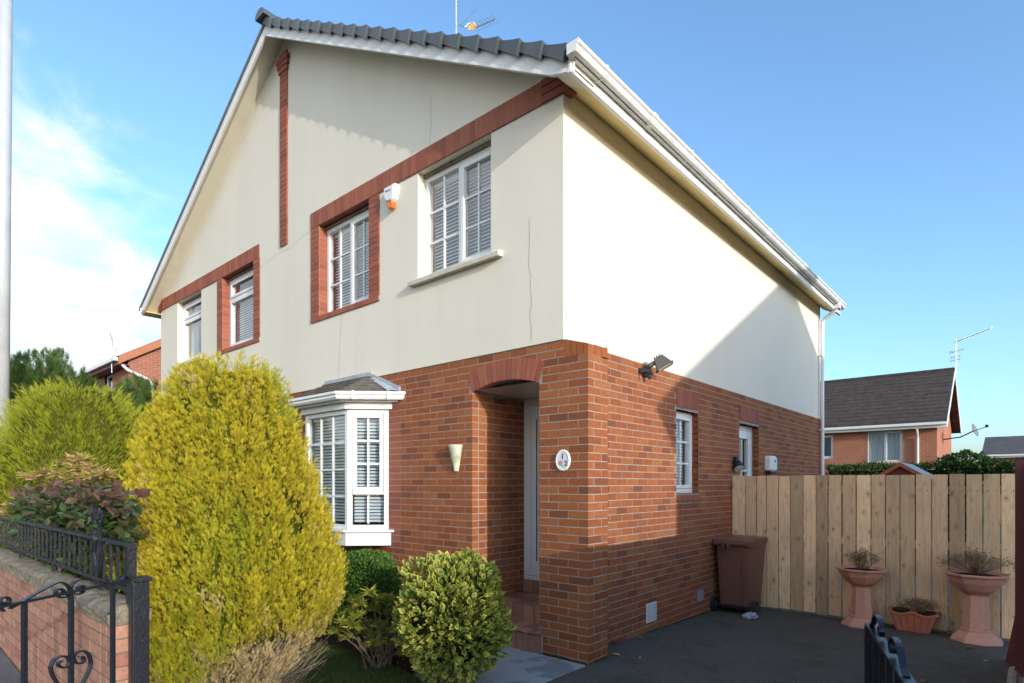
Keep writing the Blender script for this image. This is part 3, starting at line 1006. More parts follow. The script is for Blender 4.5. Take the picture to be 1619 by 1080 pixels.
m.tube([(.055, 8.83, 4.85), (.055, 8.83, -.35)], .034, 12)
for z in (4.88, 4.25, 2.72, 1.5): m.lathe([(.041, -.025), (.041, .025)], (.055, 8.83, z), 12)
for z in (4.25, 2.72, 1.5): m.box(-.03, .055, 8.79, 8.87, z - .012, z + .012)
m.build('downpipe', M_WHITE, HOUSE, smooth=False)

# ------------------------------------------------------------------ windows
def slats(m, a0, a1, c0, c1, b, pitch=.040, wd=.034, tilt=56):
    dz, db = wd * math.sin(R(tilt)) / 2, wd * math.cos(R(tilt)) / 2
    z = c0 + .03
    while z < c1 - .02:
        # a blind slat: a thin curved strip (two faces) that hangs behind the glass
        m.add([(a0, b - db, z + dz), (a1, b - db, z + dz), (a1, b + .003, z), (a0, b + .003, z), (a1, b + db, z - dz), (a0, b + db, z - dz)], [(0, 1, 2, 3), (3, 2, 4, 5)])
        z += pitch
    m.box(a0, a1, b - .02, b + .02, c1 - .03, c1)
    for t in (.18, .82):
        a = a0 + (a1 - a0) * t
        m.box(a - .002, a + .002, b - .019, b - .017, c0, c1)
def window(name, parent, o, u, n, w, h, lights, blind=True, curtain=None, fr=.055, depth=.07, room=.6, roomw=None):
    """frame fills a x c = [0,w] x [0,h]; lights: (a0,a1,c0,c1,cols,rows,is_sash)"""
    T = frame_T(o, u, n)
    m = MB(T)
    # outer frame
    m.box(0, fr, -depth, 0, 0, h).box(w - fr, w, -depth, 0, 0, h).box(fr, w - fr, -depth, 0, 0, fr).box(fr, w - fr, -depth, 0, h - fr, h)
    used = sorted({l[1] for l in lights if l[1] < w - fr - .01})
    for l in lights:
        a0, a1, c0, c1, nc, nr, sash = l
        if a1 < w - fr - .02: m.box(a1, a1 + .045, -depth, -.001, c0, c1)
        if c1 < h - fr - .02: m.box(a0, a1, -depth, -.0015, c1, c1 + .045)
    fo = m.build(name, M_WHITE, parent, bevel=.004)
    gb, sm = MB(T), MB(T)
    for a0, a1, c0, c1, nc, nr, sash in lights:
        e = .048 if sash else .012
        if sash: sm.box(a0 + .002, a0 + e, -.055, .012, c0 + .002, c1 - .002).box(a1 - e, a1 - .002, -.055, .012, c0 + .002, c1 - .002).box(a0 + e, a1 - e, -.055, .012, c0 + .002, c0 + e).box(a0 + e, a1 - e, -.055, .012, c1 - e, c1 - .002)
        A0, A1, C0, C1 = a0 + e, a1 - e, c0 + e, c1 - e
        bw = .011
        for k in range(1, nc):
            a = A0 + (A1 - A0) * k / nc
            gb.box(a - bw, a + bw, -.040, -.014, C0, C1)
        for k in range(1, nr):
            c = C0 + (C1 - C0) * k / nr
            gb.box(A0, A1, -.0395, -.0145, c - bw, c + bw)
        for i in range(nc):
            for j in range(nr):
                p = MB(T)
                x0, x1 = A0 + (A1 - A0) * i / nc, A0 + (A1 - A0) * (i + 1) / nc
                z0, z1 = C0 + (C1 - C0) * j / nr, C0 + (C1 - C0) * (j + 1) / nr
                p.poly((x0, -.028, z0), (x1, -.028, z0), (x1, -.028, z1), (x0, -.028, z1))
                p.build('pane', M_GLASS, fo, fix=False)
    if gb.v: gb.build('glazing_bars', M_WHITE, fo)
    if sm.v: sm.build('sash', M_WHITE, fo, bevel=.004)
    if blind:
        m = MB(T)
        for a0, a1, c0, c1 in ({(l[0], l[1], min(q[2] for q in lights if q[0] == l[0]), max(q[3] for q in lights if q[0] == l[0])) for l in lights} if blind is True else blind):
            slats(m, a0 + .005, a1 - .005, c0 + .01, c1 - .005, -.105)
        m.build('blind', M_BLIND, fo, fix=False)
    if curtain:
        for a0, a1 in curtain:
            m = MB(T)
            k = max(6, int((a1 - a0) / .02))
            pts = [(a0 + (a1 - a0) * i / k, -.14 + .018 * math.sin(i * 1.3) + .008 * math.sin(i * .7 + 1)) for i in range(k + 1)]
            for p, q in zip(pts, pts[1:]): m.poly((p[0], p[1], .03), (q[0], q[1], .03), (q[0], q[1], h - .03), (p[0], p[1], h - .03))
            m.build('curtain', M_CURTAIN, fo, smooth=True, fix=False)
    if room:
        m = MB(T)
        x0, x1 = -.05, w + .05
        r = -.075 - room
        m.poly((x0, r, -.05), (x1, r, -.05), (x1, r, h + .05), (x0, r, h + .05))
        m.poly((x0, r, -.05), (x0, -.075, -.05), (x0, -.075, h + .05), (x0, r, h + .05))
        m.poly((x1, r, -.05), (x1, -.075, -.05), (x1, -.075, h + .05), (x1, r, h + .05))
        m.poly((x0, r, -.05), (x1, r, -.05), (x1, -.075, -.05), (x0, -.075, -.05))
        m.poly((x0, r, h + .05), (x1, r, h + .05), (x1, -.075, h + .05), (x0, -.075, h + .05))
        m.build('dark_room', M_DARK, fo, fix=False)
    return fo
YF = .10                                       # frame plane behind the wall face
def up_win(W, style):
    w, h = W[1] - W[0], W[3] - W[2] - .035
    o = (W[0], YF, W[2])
    if style == 'georgian':
        mid = w * .5
        L = [(.055, mid - .02, .055, h - .055, 2, 3, False), (mid + .025, w - .055, .055, h - .055, 2, 3, True)]
        return window('window', HOUSE, o, (1, 0, 0), (0, -1, 0), w, h, L)
    s = h * .70
    L = [(.055, w - .055, .055, s, 1, 1, True), (.055, w - .055, s + .045, h - .055, 1, 1, True)]
    if style == 'blind': return window('window', HOUSE, o, (1, 0, 0), (0, -1, 0), w, h, L, blind=[(.06, w - .06, .06, s)])
    return window('window', HOUSE, o, (1, 0, 0), (0, -1, 0), w, h, L, blind=False, curtain=[(.06, .34), (w - .26, w - .06)])
wa, wb, wc, wd_ = up_win(W1, 'georgian'), up_win(W2, 'georgian'), up_win(W3, 'blind'), up_win(W4, 'curtain')
for W, win in ((W1, wa), (W4, wd_)):
    m = MB()
    m.prism([(W[0] - .10, -.085, 3.905), (W[0] - .10, .11, 3.915), (W[0] - .10, .11, 3.984), (W[0] - .10, -.075, 3.962), (W[0] - .10, -.088, 3.945)], (W[1] - W[0] + .26, 0, 0), (0, 0, 0))
    m.build('sill', M_COPING if False else stained('cream_sill_%s' % win.name, (.66, .63, .53), (.52, .48, .38), 9, .8, .2, .3, 90), win)
for W, win in ((W1, wa), (W2, wb), (W3, wc), (W4, wd_)):                        # timber head strip above the frame
    MB().box(W[0] + .002, W[1] - .002, .07, .125, W[3] - .036, W[3] - .004).build('head_strip', M_COPING, win)

# side window
w, h = SW[1] - SW[0], 2.53 - 1.502
window('window', HOUSE, (-.085, SW[0], 1.502), (0, 1, 0), (1, 0, 0), w, h, [(.055, w - .055, .055, h - .055, 2, 3, True)])
# side door
dw = SDR[1] - SDR[0]
T = frame_T((-.11, SDR[0], gz(4.8) + .05), (0, 1, 0), (1, 0, 0))
dh = 2.518 - gz(4.8) - .05
m = MB(T)
m.box(0, .07, -.07, 0, 0, dh).box(dw - .07, dw, -.07, 0, 0, dh).box(.07, dw - .07, -.07, 0, dh - .07, dh).box(.07, dw - .07, -.07, .02, 0, .05)
m.box(.075, .19, -.055, .010, .055, dh - .075).box(dw - .19, dw - .075, -.055, .010, .055, dh - .075).box(.19, dw - .19, -.055, .010, dh - .20, dh - .075).box(.19, dw - .19, -.05, .006, .055, .95)
SDOOR = m.build('side_door', M_WHITE, HOUSE, bevel=.004)
for i in range(2):
    for j in range(3):
        a0, a1 = .19 + (dw - .38) * i / 2, .19 + (dw - .38) * (i + 1) / 2
        c0, c1 = .95 + (dh - 1.15) * j / 3, .95 + (dh - 1.15) * (j + 1) / 3
        MB(T).poly((a0, -.02, c0), (a1, -.02, c0), (a1, -.02, c1), (a0, -.02, c1)).build('pane', M_GLASS, SDOOR, fix=False)
m = MB(T).box(dw / 2 - .012, dw / 2 + .012, -.035, -.004, .95, dh - .20)
for j in (1, 2): m.box(.19, dw - .19, -.0345, -.0045, .95 + (dh - 1.15) * j / 3 - .012, .95 + (dh - 1.15) * j / 3 + .012)
m.build('glazing_bars', M_WHITE, SDOOR)
MB(T).poly((.0, -.3, 0), (dw, -.3, 0), (dw, -.3, dh), (0, -.3, dh)).build('dark_room', M_DARK, SDOOR, fix=False)
MB(T).box(.10, .13, .01, .05, 1.05, 1.07).box(.10, .24, .05, .065, 1.05, 1.07).build('handle', M_METAL, SDOOR)

# ------------------------------------------------------------------ porch
PORCH = part_empty('porch', HOUSE)
DY = .85
m = MB()
m.poly((OPX0 - .02, .004, 2.605), (OPX1 + .02, .004, 2.605), (OPX1 + .02, DY + .1, 2.605), (OPX0 - .02, DY + .1, 2.605))
m.build('ceiling', M_WHITE, PORCH, fix=False)
# front door set back in the porch
T = frame_T((OPX0, DY, .512), (1, 0, 0), (0, -1, 0))
dw, dh = OPX1 - OPX0, 2.60 - .512
m = MB(T)
m.box(0, .07, -.07, 0, 0, dh).box(dw - .07, dw, -.07, 0, 0, dh).box(.07, dw - .07, -.07, 0, dh - .07, dh).box(.07, dw - .07, -.07, .015, 0, .05)
m.box(.075, .20, -.05, .012, .055, dh - .075).box(dw - .20, dw - .075, -.05, .012, .055, dh - .075).box(.20, dw - .20, -.05, .012, .055, .22).box(.20, dw - .20, -.05, .012, dh - .24, dh - .075)
m.box(.20, .225, -.045, .004, .22, dh - .24)
FDOOR = m.build('front_door', M_WHITE, PORCH, bevel=.004)
MB(T).box(.0705, .0748, -.03, .004, .05, dh - .07).box(.1955, .2045, -.01, .0135, .22, dh - .24).box(.118, .121, .0, .0128, .12, dh - .14).build('gasket', M_BLACKGAP, FDOOR)
MB(T).poly((.20, -.02, .22), (dw - .20, -.02, .22), (dw - .20, -.02, dh - .24), (.20, -.02, dh - .24)).build('pane', M_GLASS, FDOOR, fix=False)
MB(T).poly((.0, -.3, 0), (dw, -.3, 0), (dw, -.3, dh), (0, -.3, dh)).build('dark_room', M_DARK, FDOOR, fix=False)
# tiled steps
S1Y, S2Y, S1Z, S2Z = -.035, .30, .185, .365
m = MB()
m.box(OPX0 + .002, OPX1 + .045, S1Y + .012, .0, -.05, S1Z - .010)
m.box(OPX0 + .002, OPX1 - .002, .0, S2Y + .012, -.05, S1Z - .010)
m.box(OPX0 + .002, OPX1 - .002, S2Y + .012, DY + .08, -.05, S2Z - .010)
m.box(OPX0 + .002, OPX1 - .002, DY - .008, DY + .08, S2Z - .01, .512)
m.build('step_core', M_MORTAR, PORCH)
def tile_row(x0, x1, n, fn):
    w = (x1 - x0) / n
    for k in range(n): fn(x0 + k * w + .0035, x0 + (k + 1) * w - .0035)
tile_row(OPX0 + .003, OPX1 + .046, 6, lambda a, b: MB().box(a, b, S1Y, S1Y + .011, .004, S1Z - .016).build('riser_tile', M_STEP, PORCH))
tile_row(OPX0 + .003, OPX1 + .046, 6, lambda a, b: MB().box(a, b, S1Y - .006, S1Y + .145, S1Z - .009, S1Z + .004).build('tread_tile', M_STEP, PORCH, bevel=.004) if b < OPX1 else MB().box(a, b, S1Y - .006, -.004, S1Z - .009, S1Z + .004).build('tread_tile', M_STEP, PORCH, bevel=.004))
tile_row(OPX0 + .003, OPX1 - .003, 6, lambda a, b: MB().box(a, b, S1Y + .149, S2Y, S1Z - .009, S1Z + .003).build('tread_tile', M_STEP, PORCH))
tile_row(OPX0 + .003, OPX1 - .003, 6, lambda a, b: MB().box(a, b, S2Y, S2Y + .011, S1Z + .004, S2Z - .011).build('riser_tile', M_STEP, PORCH))
for y0, y1 in ((S2Y - .006, .45), (.454, .60), (.604, .75), (.754, DY - .01)):
    tile_row(OPX0 + .003, OPX1 - .003, 6, lambda a, b: MB().box(a, b, y0, y1, S2Z - .009, S2Z + .004).build('tread_tile', M_STEP, PORCH))
tile_row(OPX0 + .003, OPX1 - .003, 6, lambda a, b: MB().box(a, b, DY - .019, DY - .0085, S2Z + .005, .508).build('riser_tile', M_STEP, PORCH))

# ------------------------------------------------------------------ bay window
BAYW = part_empty('bay_window', HOUSE)
BP = .35
bz0, bz1 = 1.063, 2.526
A, B_, C_, D_ = Vector((-2.66, 0)), Vector((-3.01, -BP)), Vector((-3.99, -BP)), Vector((-4.34, 0))
def sub_of(win): return win
hh = bz1 - bz0
def bay_light(p, q, lights, n):
    w = (q - p).length
    u = (q - p).normalized()
    win = window('bay_light', BAYW, (p.x, p.y, bz0), (u.x, u.y, 0), n, w, hh, lights(w), room=0)
    return win
# levels: house > bay_window > pieces; the lights' own pieces are re-parented to the bay so that no fourth level appears
def flatten(win):
    for c in list(win.children):
        c.parent = BAYW
ws = [bay_light(B_, A, lambda w: [(.06, w - .06, .47, hh - .055, 2, 3, True), (.06, w - .06, .06, .425, 2, 1, False)], (.7071, -.7071, 0)),
      bay_light(C_, B_, lambda w: [(.06, w - .06, .06, hh - .055, 3, 4, False)], (0, -1, 0)),
      bay_light(D_, C_, lambda w: [(.06, w - .06, .47, hh - .055, 2, 3, True), (.06, w - .06, .06, .425, 2, 1, False)], (-.7071, -.7071, 0))]
for w_ in ws: flatten(w_)
def ring(off, z):
    """outline of the bay at an offset from the glass line"""
    k = off * math.tan(R(22.5))
    return [Vector((A.x + off * 1.4142, 0, z)), Vector((B_.x + k, -BP - off, z)), Vector((C_.x - k, -BP - off, z)), Vector((D_.x - off * 1.4142, 0, z))]
def ring_solid(offs, z0, z1):
    lo = ring(offs[0], z0)
    hi = ring(offs[1], z1)
    m = MB()
    n = 4
    m.add(lo + hi, [(0, 1, 2, 3), (4, 5, 6, 7)] + [(i, i + 1, n + i + 1, n + i) for i in range(3)])
    return m
ring_solid((.075, .075), 1.035, 1.062).build('sill', M_WHITE, BAYW, fix=True)
ring_solid((.035, .035), .87, 1.034).build('apron_panel', M_WHITE, BAYW)
ring_solid((.05, .05), bz1 + .001, 2.60).build('head_board', M_WHITE, BAYW)
ring_solid((.13, .13), 2.602, 2.625).build('eaves_board', M_WHITE, BAYW)
# moulded gutter round the bay: a swept profile
pr = [(.135, 2.622), (.20, 2.622), (.215, 2.645), (.215, 2.668), (.232, 2.682), (.232, 2.712), (.135, 2.712)]
m = MB()
rings = [ring(o_, z_) for o_, z_ in pr]
vs, fs = [], []
for r_ in rings: vs += r_
k = len(pr)
for i in range(k):
    for j in range(3):
        fs.append((i * 4 + j, i * 4 + j + 1, ((i + 1) % k) * 4 + j + 1, ((i + 1) % k) * 4 + j))
fs += [tuple(i * 4 for i in range(k)), tuple(i * 4 + 3 for i in range(k))]
m.add(vs, fs).build('bay_gutter', M_WHITE, BAYW)
for t in (.25, .75):
    for P, Q in (((.235), 0),):
        a, b = ring(.236, 2.62)[1], ring(.236, 2.62)[0]
        c = a.lerp(b, t)
        MB(frame_T((c.x, c.y, 2.618), (.7071, .7071, 0), (.7071, -.7071, 0))).box(-.012, .012, -.10, .006, 0, .100).build('gutter_bracket', M_WHITE, BAYW)
# interior of the bay, dark
m = MB()
m.box(D_.x, A.x, .55, .56, .8, 2.7).box(D_.x - .01, D_.x, .1, .55, .8, 2.7).box(A.x, A.x + .01, .1, .55, .8, 2.7)
m.poly((D_.x, .55, 1.03), (A.x, .55, 1.03), (A.x, 0, 1.03), (D_.x, 0, 1.03))
m.poly((D_.x, .55, 2.6), (A.x, .55, 2.6), (A.x, 0, 2.6), (D_.x, 0, 2.6))
m.build('dark_room', M_DARK, BAYW, fix=False)
# little hipped roof with plain tiles
ev = ring(.16, 2.705)
T0, T1 = Vector((-2.99, .0, 2.985)), Vector((-4.01, 0, 2.985))
m = MB()
m.poly(ev[1], ev[2], T1, T0).poly(ev[0], ev[1], T0).poly(ev[2], ev[3], T1)
m.build('bay_roof', M_DTILE, BAYW, fix=False)
def tile_face(e0, e1, t0, t1, rows, cols):
    """tiles laid from the eaves e0-e1 up to the top edge t0-t1"""
    nrm = (e1 - e0).cross(t0 - e0).normalized()
    if nrm.z < 0: nrm = -nrm
    for r in range(rows):
        v0, v1 = r / rows, min(1.0, (r + 1.18) / rows)
        for c in range(-1, cols):
            off = .5 if r % 2 else 0
            u0, u1 = max(0, (c + off) / cols), min(1, (c + off + .975) / cols)
            if u1 - u0 < .05: continue
            q = []
            for u, v, lift in ((u0, v0, .022), (u1, v0, .022), (u1, v1, .006), (u0, v1, .006)):
                p = e0.lerp(e1, u).lerp(t0.lerp(t1, u), v)
                q.append(p + nrm * lift)
            if (q[1] - q[0]).length < .02: continue
            MB().prism(q, -nrm * .012, (0, 0, 0)).build('roof_tile', M_TILE, BAYW)
tile_face(ev[1], ev[0], T0 + Vector((-.02, -.01, 0)), T0 + Vector((.02, -.005, -.02)), 6, 5)
tile_face(ev[2], ev[1], T1, T0, 6, 7)
# lead flashings
m = MB()
m.bar((T1.x - .02, -.012, 2.985), (T0.x + .02, -.012, 2.985), .05, .075)
m.prism([(T0.x - .02, -.035, 3.02), (T0.x - .02, -.035, 2.955), (-2.42, -.035, 2.70), (-2.42, -.035, 2.775)], (0, .034, 0), (0, 0, 0))
m.prism([(T1.x + .02, -.035, 3.02), (T1.x + .02, -.035, 2.955), (-4.58, -.035, 2.70), (-4.58, -.035, 2.775)], (0, .034, 0), (0, 0, 0))
m.poly((T0.x, -.02, 2.99), (-2.40, -.02, 2.73), (-2.53, -.12, 2.735), (T0.x - .03, -.06, 2.97))
m.build('lead_flashing', M_LEAD, BAYW)

# ------------------------------------------------------------------ things fixed to the house
# alarm box
T = frame_T((-2.535, -.014, 5.19), (1, 0, 0), (0, -1, 0))
AL = thing('alarm_box', (-2.535, -.014, 5.05), 'white burglar alarm box with orange lens between the upper windows', 'alarm box')
outl = [(-.105, 0), (.105, 0), (.112, -.06), (.105, -.12), (.075, -.175), (.04, -.20), (-.04, -.20), (-.075, -.175), (-.105, -.12), (-.112, -.06)]
m = MB(T)
a = [(x, .0, z) for x, z in outl]
b = [(x * .97, .06, z * .98) for x, z in outl]
c = [(x * .78, .085, -.02 + z * .80) for x, z in outl]
n = len(outl)
m.add(a + b + c, [tuple(range(n)), tuple(range(2 * n, 3 * n))] + [(i + k * n, (i + 1) % n + k * n, (i + 1) % n + (k + 1) * n, i + (k + 1) * n) for k in (0, 1) for i in range(n)])
m.build('cover', M_WHITE, AL, smooth=False, bevel=.004)
m = MB(T)
ol = [(-.045, -.195), (.045, -.195), (.05, -.235), (.03, -.272), (-.03, -.272), (-.05, -.235)]
m.prism([(x, .01, z) for x, z in ol], (T.to_3x3() @ Vector((0, .055, 0))) if False else (0, .06, 0), (0, 0, 0))
m.build('lens', M_ORANGE, AL, bevel=.006)
m = MB(T)
x = -.052
for wv, hv in ((.012, .020), (.008, .013), (.009, .013), (.008, .017), (.010, .013), (.008, .013), (.009, .013), (.008, .013)):
    m.box(x, x + wv, .085, .0868, -.075, -.075 + hv)
    x += wv + .0035
m.build('lettering', M_BLUEINK, AL)

# wall vase
VZ = thing('wall_vase', (-1.45, 0, 1.90), 'mossy cone-shaped stone wall vase on the brickwork left of the porch', 'vase')
m = MB()
vs, fs = [], []
K = 10
for r_, z in ((.028, 1.755), (.050, 1.85), (.074, 1.96), (.088, 2.025), (.092, 2.04), (.080, 2.04), (.070, 1.99)):
    vs += [(-1.45 + r_ * math.cos(math.pi * k / K), -.002 - r_ * 1.05 * math.sin(math.pi * k / K), z) for k in range(K + 1)]
n = K + 1
for i in range(6): fs += [(i * n + k, i * n + k + 1, (i + 1) * n + k + 1, (i + 1) * n + k) for k in range(K)]
fs.append(tuple(range(n)))
fs += [tuple(i * n for i in range(6)), tuple(i * n + K for i in range(6))][::1]
m.add(vs, fs).build('body', M_STONEVASE, VZ, smooth=True, fix=False)
m = MB()
m.add([(-1.45 + .07 * math.cos(math.pi * k / K), -.002 - .073 * math.sin(math.pi * k / K), 2.02) for k in range(n)], [tuple(range(n))])
m.build('soil', M_SOIL, VZ, fix=False)

# oval house number plaque
PL = thing('number_plaque', (-.022, 0, 1.836), 'oval white china house number plaque reading 12 on the porch pier', 'plaque')
def oval(rx, rz, y, k=32): return [(-.022 + rx * math.cos(2 * math.pi * i / k), y, 1.836 + rz * math.sin(2 * math.pi * i / k)) for i in range(k)]
m = MB()
o1, o2, o3, o4 = oval(.083, .100, -.001), oval(.083, .100, -.014), oval(.072, .089, -.022), oval(.063, .080, -.016)
m.add(o1 + o2 + o3 + o4, [tuple(range(32))] + [(i + k * 32, (i + 1) % 32 + k * 32, (i + 1) % 32 + (k + 1) * 32, i + (k + 1) * 32) for k in range(3) for i in range(32)])
m.build('rim', NT('white_china', .12, .5).color((.84, .84, .83)).m, PL, smooth=True)
MB().add(oval(.064, .081, -.0165), [tuple(range(32))]).build('face', M_CHINA, PL, fix=False)
def text_mesh(body, size, loc, rot, mat, parent, name='numeral'):
    cu = bpy.data.curves.new(name, 'FONT')
    cu.body = body
    cu.size = size
    cu.extrude = .0008
    cu.offset = size * .012
    cu.align_x = 'CENTER'
    t = bpy.data.objects.new(name, cu)
    COL.objects.link(t)
    bpy.context.view_layer.update()
    me = bpy.data.meshes.new_from_object(t.evaluated_get(bpy.context.evaluated_depsgraph_get()))
    bpy.data.objects.remove(t)
    me.materials.clear()
    me.materials.append(mat)
    o = bpy.data.objects.new(name, me)
    COL.objects.link(o)
    o.parent = parent
    o.location = Vector(loc) - Vector(parent['_o'])
    o.rotation_euler = rot
    return o
text_mesh('1', .068, (-.020, -.0178, 1.848), (R(90), 0, 0), M_INK, PL)
text_mesh('2', .068, (.014, -.0178, 1.786), (R(90), 0, 0), M_INK, PL)
m = MB()
for k in range(5):
    an = k * 2 * math.pi / 5
    cx_, cz_ = -.045 + .014 * math.cos(an), 1.812 + .014 * math.sin(an)
    m.add([(cx_ + .011 * math.cos(2 * math.pi * i / 8), -.0175 - .0002 * k, cz_ + .011 * math.sin(2 * math.pi * i / 8)) for i in range(8)], [tuple(range(8))])
m.build('painted_flower', M_PINK, PL, fix=False)
m = MB()
for x_, z_ in ((-.03, 1.788), (-.012, 1.776), (-.028, 1.868), (-.024, 1.895)):
    m.add([(x_ - .012, -.0176, z_), (x_, -.0176, z_ + .006), (x_ + .012, -.0176, z_), (x_, -.0176, z_ - .006)], [(0, 1, 2, 3)])
m.build('painted_leaf', M_GREENINK, PL, fix=False)

# floodlight on the side wall
FL = thing('floodlight', (0, 1.40, 2.84), 'grey bronze floodlight on a bracket high on the side brick wall', 'floodlight')
m = MB()
m.box(.0, .03, 1.35, 1.47, 2.835, 2.885)
m.bar((.02, 1.41, 2.862), (.11, 1.45, 2.862), .035, .03)
m.tube([(.02, 1.44, 2.83), (.075, 1.455, 2.80), (.09, 1.46, 2.775)], .022, 8)
m.tube([(.0, 1.36, 2.84), (.012, 1.355, 2.79), (.0, 1.37, 2.75)], .003, 5)
m.build('bracket', NT('dark_bracket', .5).color((.03, .026, .03)).m, FL)
T = Matrix.Translation((.15, 1.50, 2.875)) @ Matrix.Rotation(R(-38), 4, 'Z') @ Matrix.Rotation(R(52), 4, 'Y')
T = Matrix.Translation((.135, 1.47, 2.90)) @ Matrix.Rotation(R(28), 4, 'Z') @ Matrix.Rotation(R(-28), 4, 'Y')
m = MB(T)
f = [(.0, -.085, -.045), (.175, -.085, -.045), (.175, .085, -.045), (.0, .085, -.045)]
g = [(.03, -.055, .075), (.125, -.055, .075), (.125, .055, .075), (.03, .055, .075)]
m.add(f + g, [(0, 1, 2, 3), (4, 5, 6, 7), (0, 1, 5, 4), (1, 2, 6, 5), (2, 3, 7, 6), (3, 0, 4, 7)])
m.box(-.010, .19, -.095, .095, -.06, -.046)
for k in range(3): m.box(.035 + k * .03, .045 + k * .03, -.06, .06, .07, .095)
m.box(-.05, .02, -.045, .045, .02, .06)
m.build('housing', M_GREYLAMP, FL, bevel=.004)
MB(T).box(.012, .165, -.075, .075, -.066, -.0605).build('lens', M_LAMPGLASS, FL)

# small spotlight beside the side door
SP = thing('spot_lamp', (0, 4.16, 1.93), 'small black spot lamp on the wall beside the white side door', 'lamp')
MB().box(0, .05, 4.10, 4.20, 1.93, 2.01).bar((.03, 4.15, 1.94), (.10, 4.17, 1.90), .04, .04).build('bracket', M_RUBBER, SP, bevel=.005)
m = MB()
m.tube([(.05, 4.14, 1.93), (.075, 4.11, 1.88), (.095, 4.085, 1.84)], .055, 14, .075)
m.build('hood', M_RUBBER, SP)
m = MB()
m.tube([(.0955, 4.0845, 1.839), (.099, 4.081, 1.832)], .066, 14)
m.build('lens', M_LAMPGLASS, SP)

# white meter cover
MBX = thing('meter_box', (0, 5.62, 1.9), 'small white rounded plastic box on the side wall past the door', 'box')
m = MB()
ol = [(5.47, 1.84), (5.47, 2.04), (5.51, 2.075), (5.74, 2.075), (5.78, 2.04), (5.78, 1.84), (5.70, 1.815), (5.55, 1.815)]
m.add([(0, y, z) for y, z in ol] + [(.085, y, z) for y, z in ol] + [(.115, 5.625 + (y - 5.625) * .72, 1.94 + (z - 1.94) * .8) for y, z in ol],
      [tuple(range(8)), tuple(range(16, 24))] + [(i + k * 8, (i + 1) % 8 + k * 8, (i + 1) % 8 + (k + 1) * 8, i + (k + 1) * 8) for k in (0, 1) for i in range(8)])
m.build('cover', M_WHITE, MBX, bevel=.008)
MB().box(0, .09, 5.50, 5.76, 1.785, 1.82).build('nozzle', M_RUBBER, MBX, bevel=.006)
MB().box(.1155, .118, 5.60, 5.655, 1.965, 2.01).build('window', M_BLUEINK, MBX)

# television aerial on the main roof
AP = Vector((-4.20, 2.2, 8.0))
AE = thing('roof_aerial', tuple(AP), 'white masted television aerial rising behind the verge of the main roof', 'aerial')
pm = atF(721, 45, (AP - CAM).dot(FV))
MB().tube([(pm.x, pm.y, 7.8), (pm.x, pm.y, pm.z + 1.0)], .016, 8).build('mast', M_GALV, AE)
fa = (AP - CAM).dot(FV)
q0, q1 = atF(749, 45, fa + .05), atF(783, 30, fa - .3)
q2 = atF(724, 38, fa)
m = MB().tube([q2, atF(737, 45, fa), q0], .006, 5).tube([atF(728, 40, fa), atF(753, 13, fa - .1)], .007, 5).tube([atF(735, 43, fa), atF(744, 34, fa), atF(752, 45, fa)], .006, 5)
m.build('bracket', M_METAL, AE)
m = MB().tube([q0, q1], .010, 6)
pr_ = (q1 - q0).normalized().cross(Vector((.3, .2, .9))).normalized()
for k in range(9):
    p = q0.lerp(q1, k / 8)
    m.tube([p - pr_ * .09, p + pr_ * .09], .0035, 4)
m.build('yagi', M_METAL, AE)
MB().prism([atF(738, 47, fa), atF(750, 46, fa), atF(748, 36, fa), atF(745, 35, fa)], (.03, .03, 0), (0, 0, 0)).build('reflector', NT('amber_plastic', .5).color((.62, .36, .10)).m, AE)

# ------------------------------------------------------------------ front boundary: wall, railing, gates
WX1, WX0, WY = -.462, -6.4, -3.45
GW = thing('garden_wall', (-3, WY, .1), 'low red brick garden wall with rough stone coping beside the gate', 'wall')
m = MB()
m.box(WX0, WX1 - .004, WY + .004, WY + .146, -.1, .865)
GWM = m.build('mortar', M_GMORTAR, GW)
gb_list = []
for i in range(-1, 12):
    z = .865 - (i + 1) * .0745
    if z < -.05: break
    s = WX1
    ln = .215 if i % 2 else .1025
    if i % 2 == 0: gb_list.append((WX1 - .09, WX1, WY, WY + .10, z, z + .065)); s = WX1 - .11
    while s > WX0:
        gb_list.append((max(WX0, s - ln), s, WY, WY + .09, z, z + .065))
        s -= ln + .01
        ln = .215
    gb_list.append((WX1 - .09, WX1, WY + .105, WY + .15, z, z + .065))
vis, rest = [], []
for b in gb_list:
    x, y, f = proj((b[1], b[2], b[4]))
    (vis if -60 < x < 240 and y < 1140 else rest).append(b)
for b in vis: box_object('brick', b, M_GBRICK, GW)
if rest: boxes_mesh('brickwork', rest, M_GBRICK, GW)
# rough coping stones
s = WX1 + .03
while s > WX0:
    ln = random.uniform(.55, .75)
    b = bmesh.new()
    bmesh.ops.create_cube(b, size=1)
    bmesh.ops.subdivide_edges(b, edges=b.edges, cuts=5, use_grid_fill=True)
    for v in b.verts:
        c = v.co.copy()
        p = Vector((s - ln / 2 + c.x * (ln - .012), WY + .072 + c.y * .20, .922 + c.z * .105))
        if c.z > .3: p.z += -.03 * (abs(c.y) * 2) ** 3
        nz = vnoise([(p.x, p.y, p.z)], 22)[0] - .5
        nz2 = vnoise([(p.x, p.y, p.z)], 60, 3)[0] - .5
        p += Vector((0, math.copysign(1, c.y) * (nz * .03 + nz2 * .012) if abs(c.y) > .3 else 0, nz * .022 + nz2 * .008))
        v.co = p - Vector(GW['_o'])
    me = bpy.data.meshes.new('coping_stone')
    b.to_mesh(me)
    b.free()
    me.materials.append(M_COPING)
    o = bpy.data.objects.new('coping_stone', me)
    COL.objects.link(o)
    o.parent = GW
    s -= ln

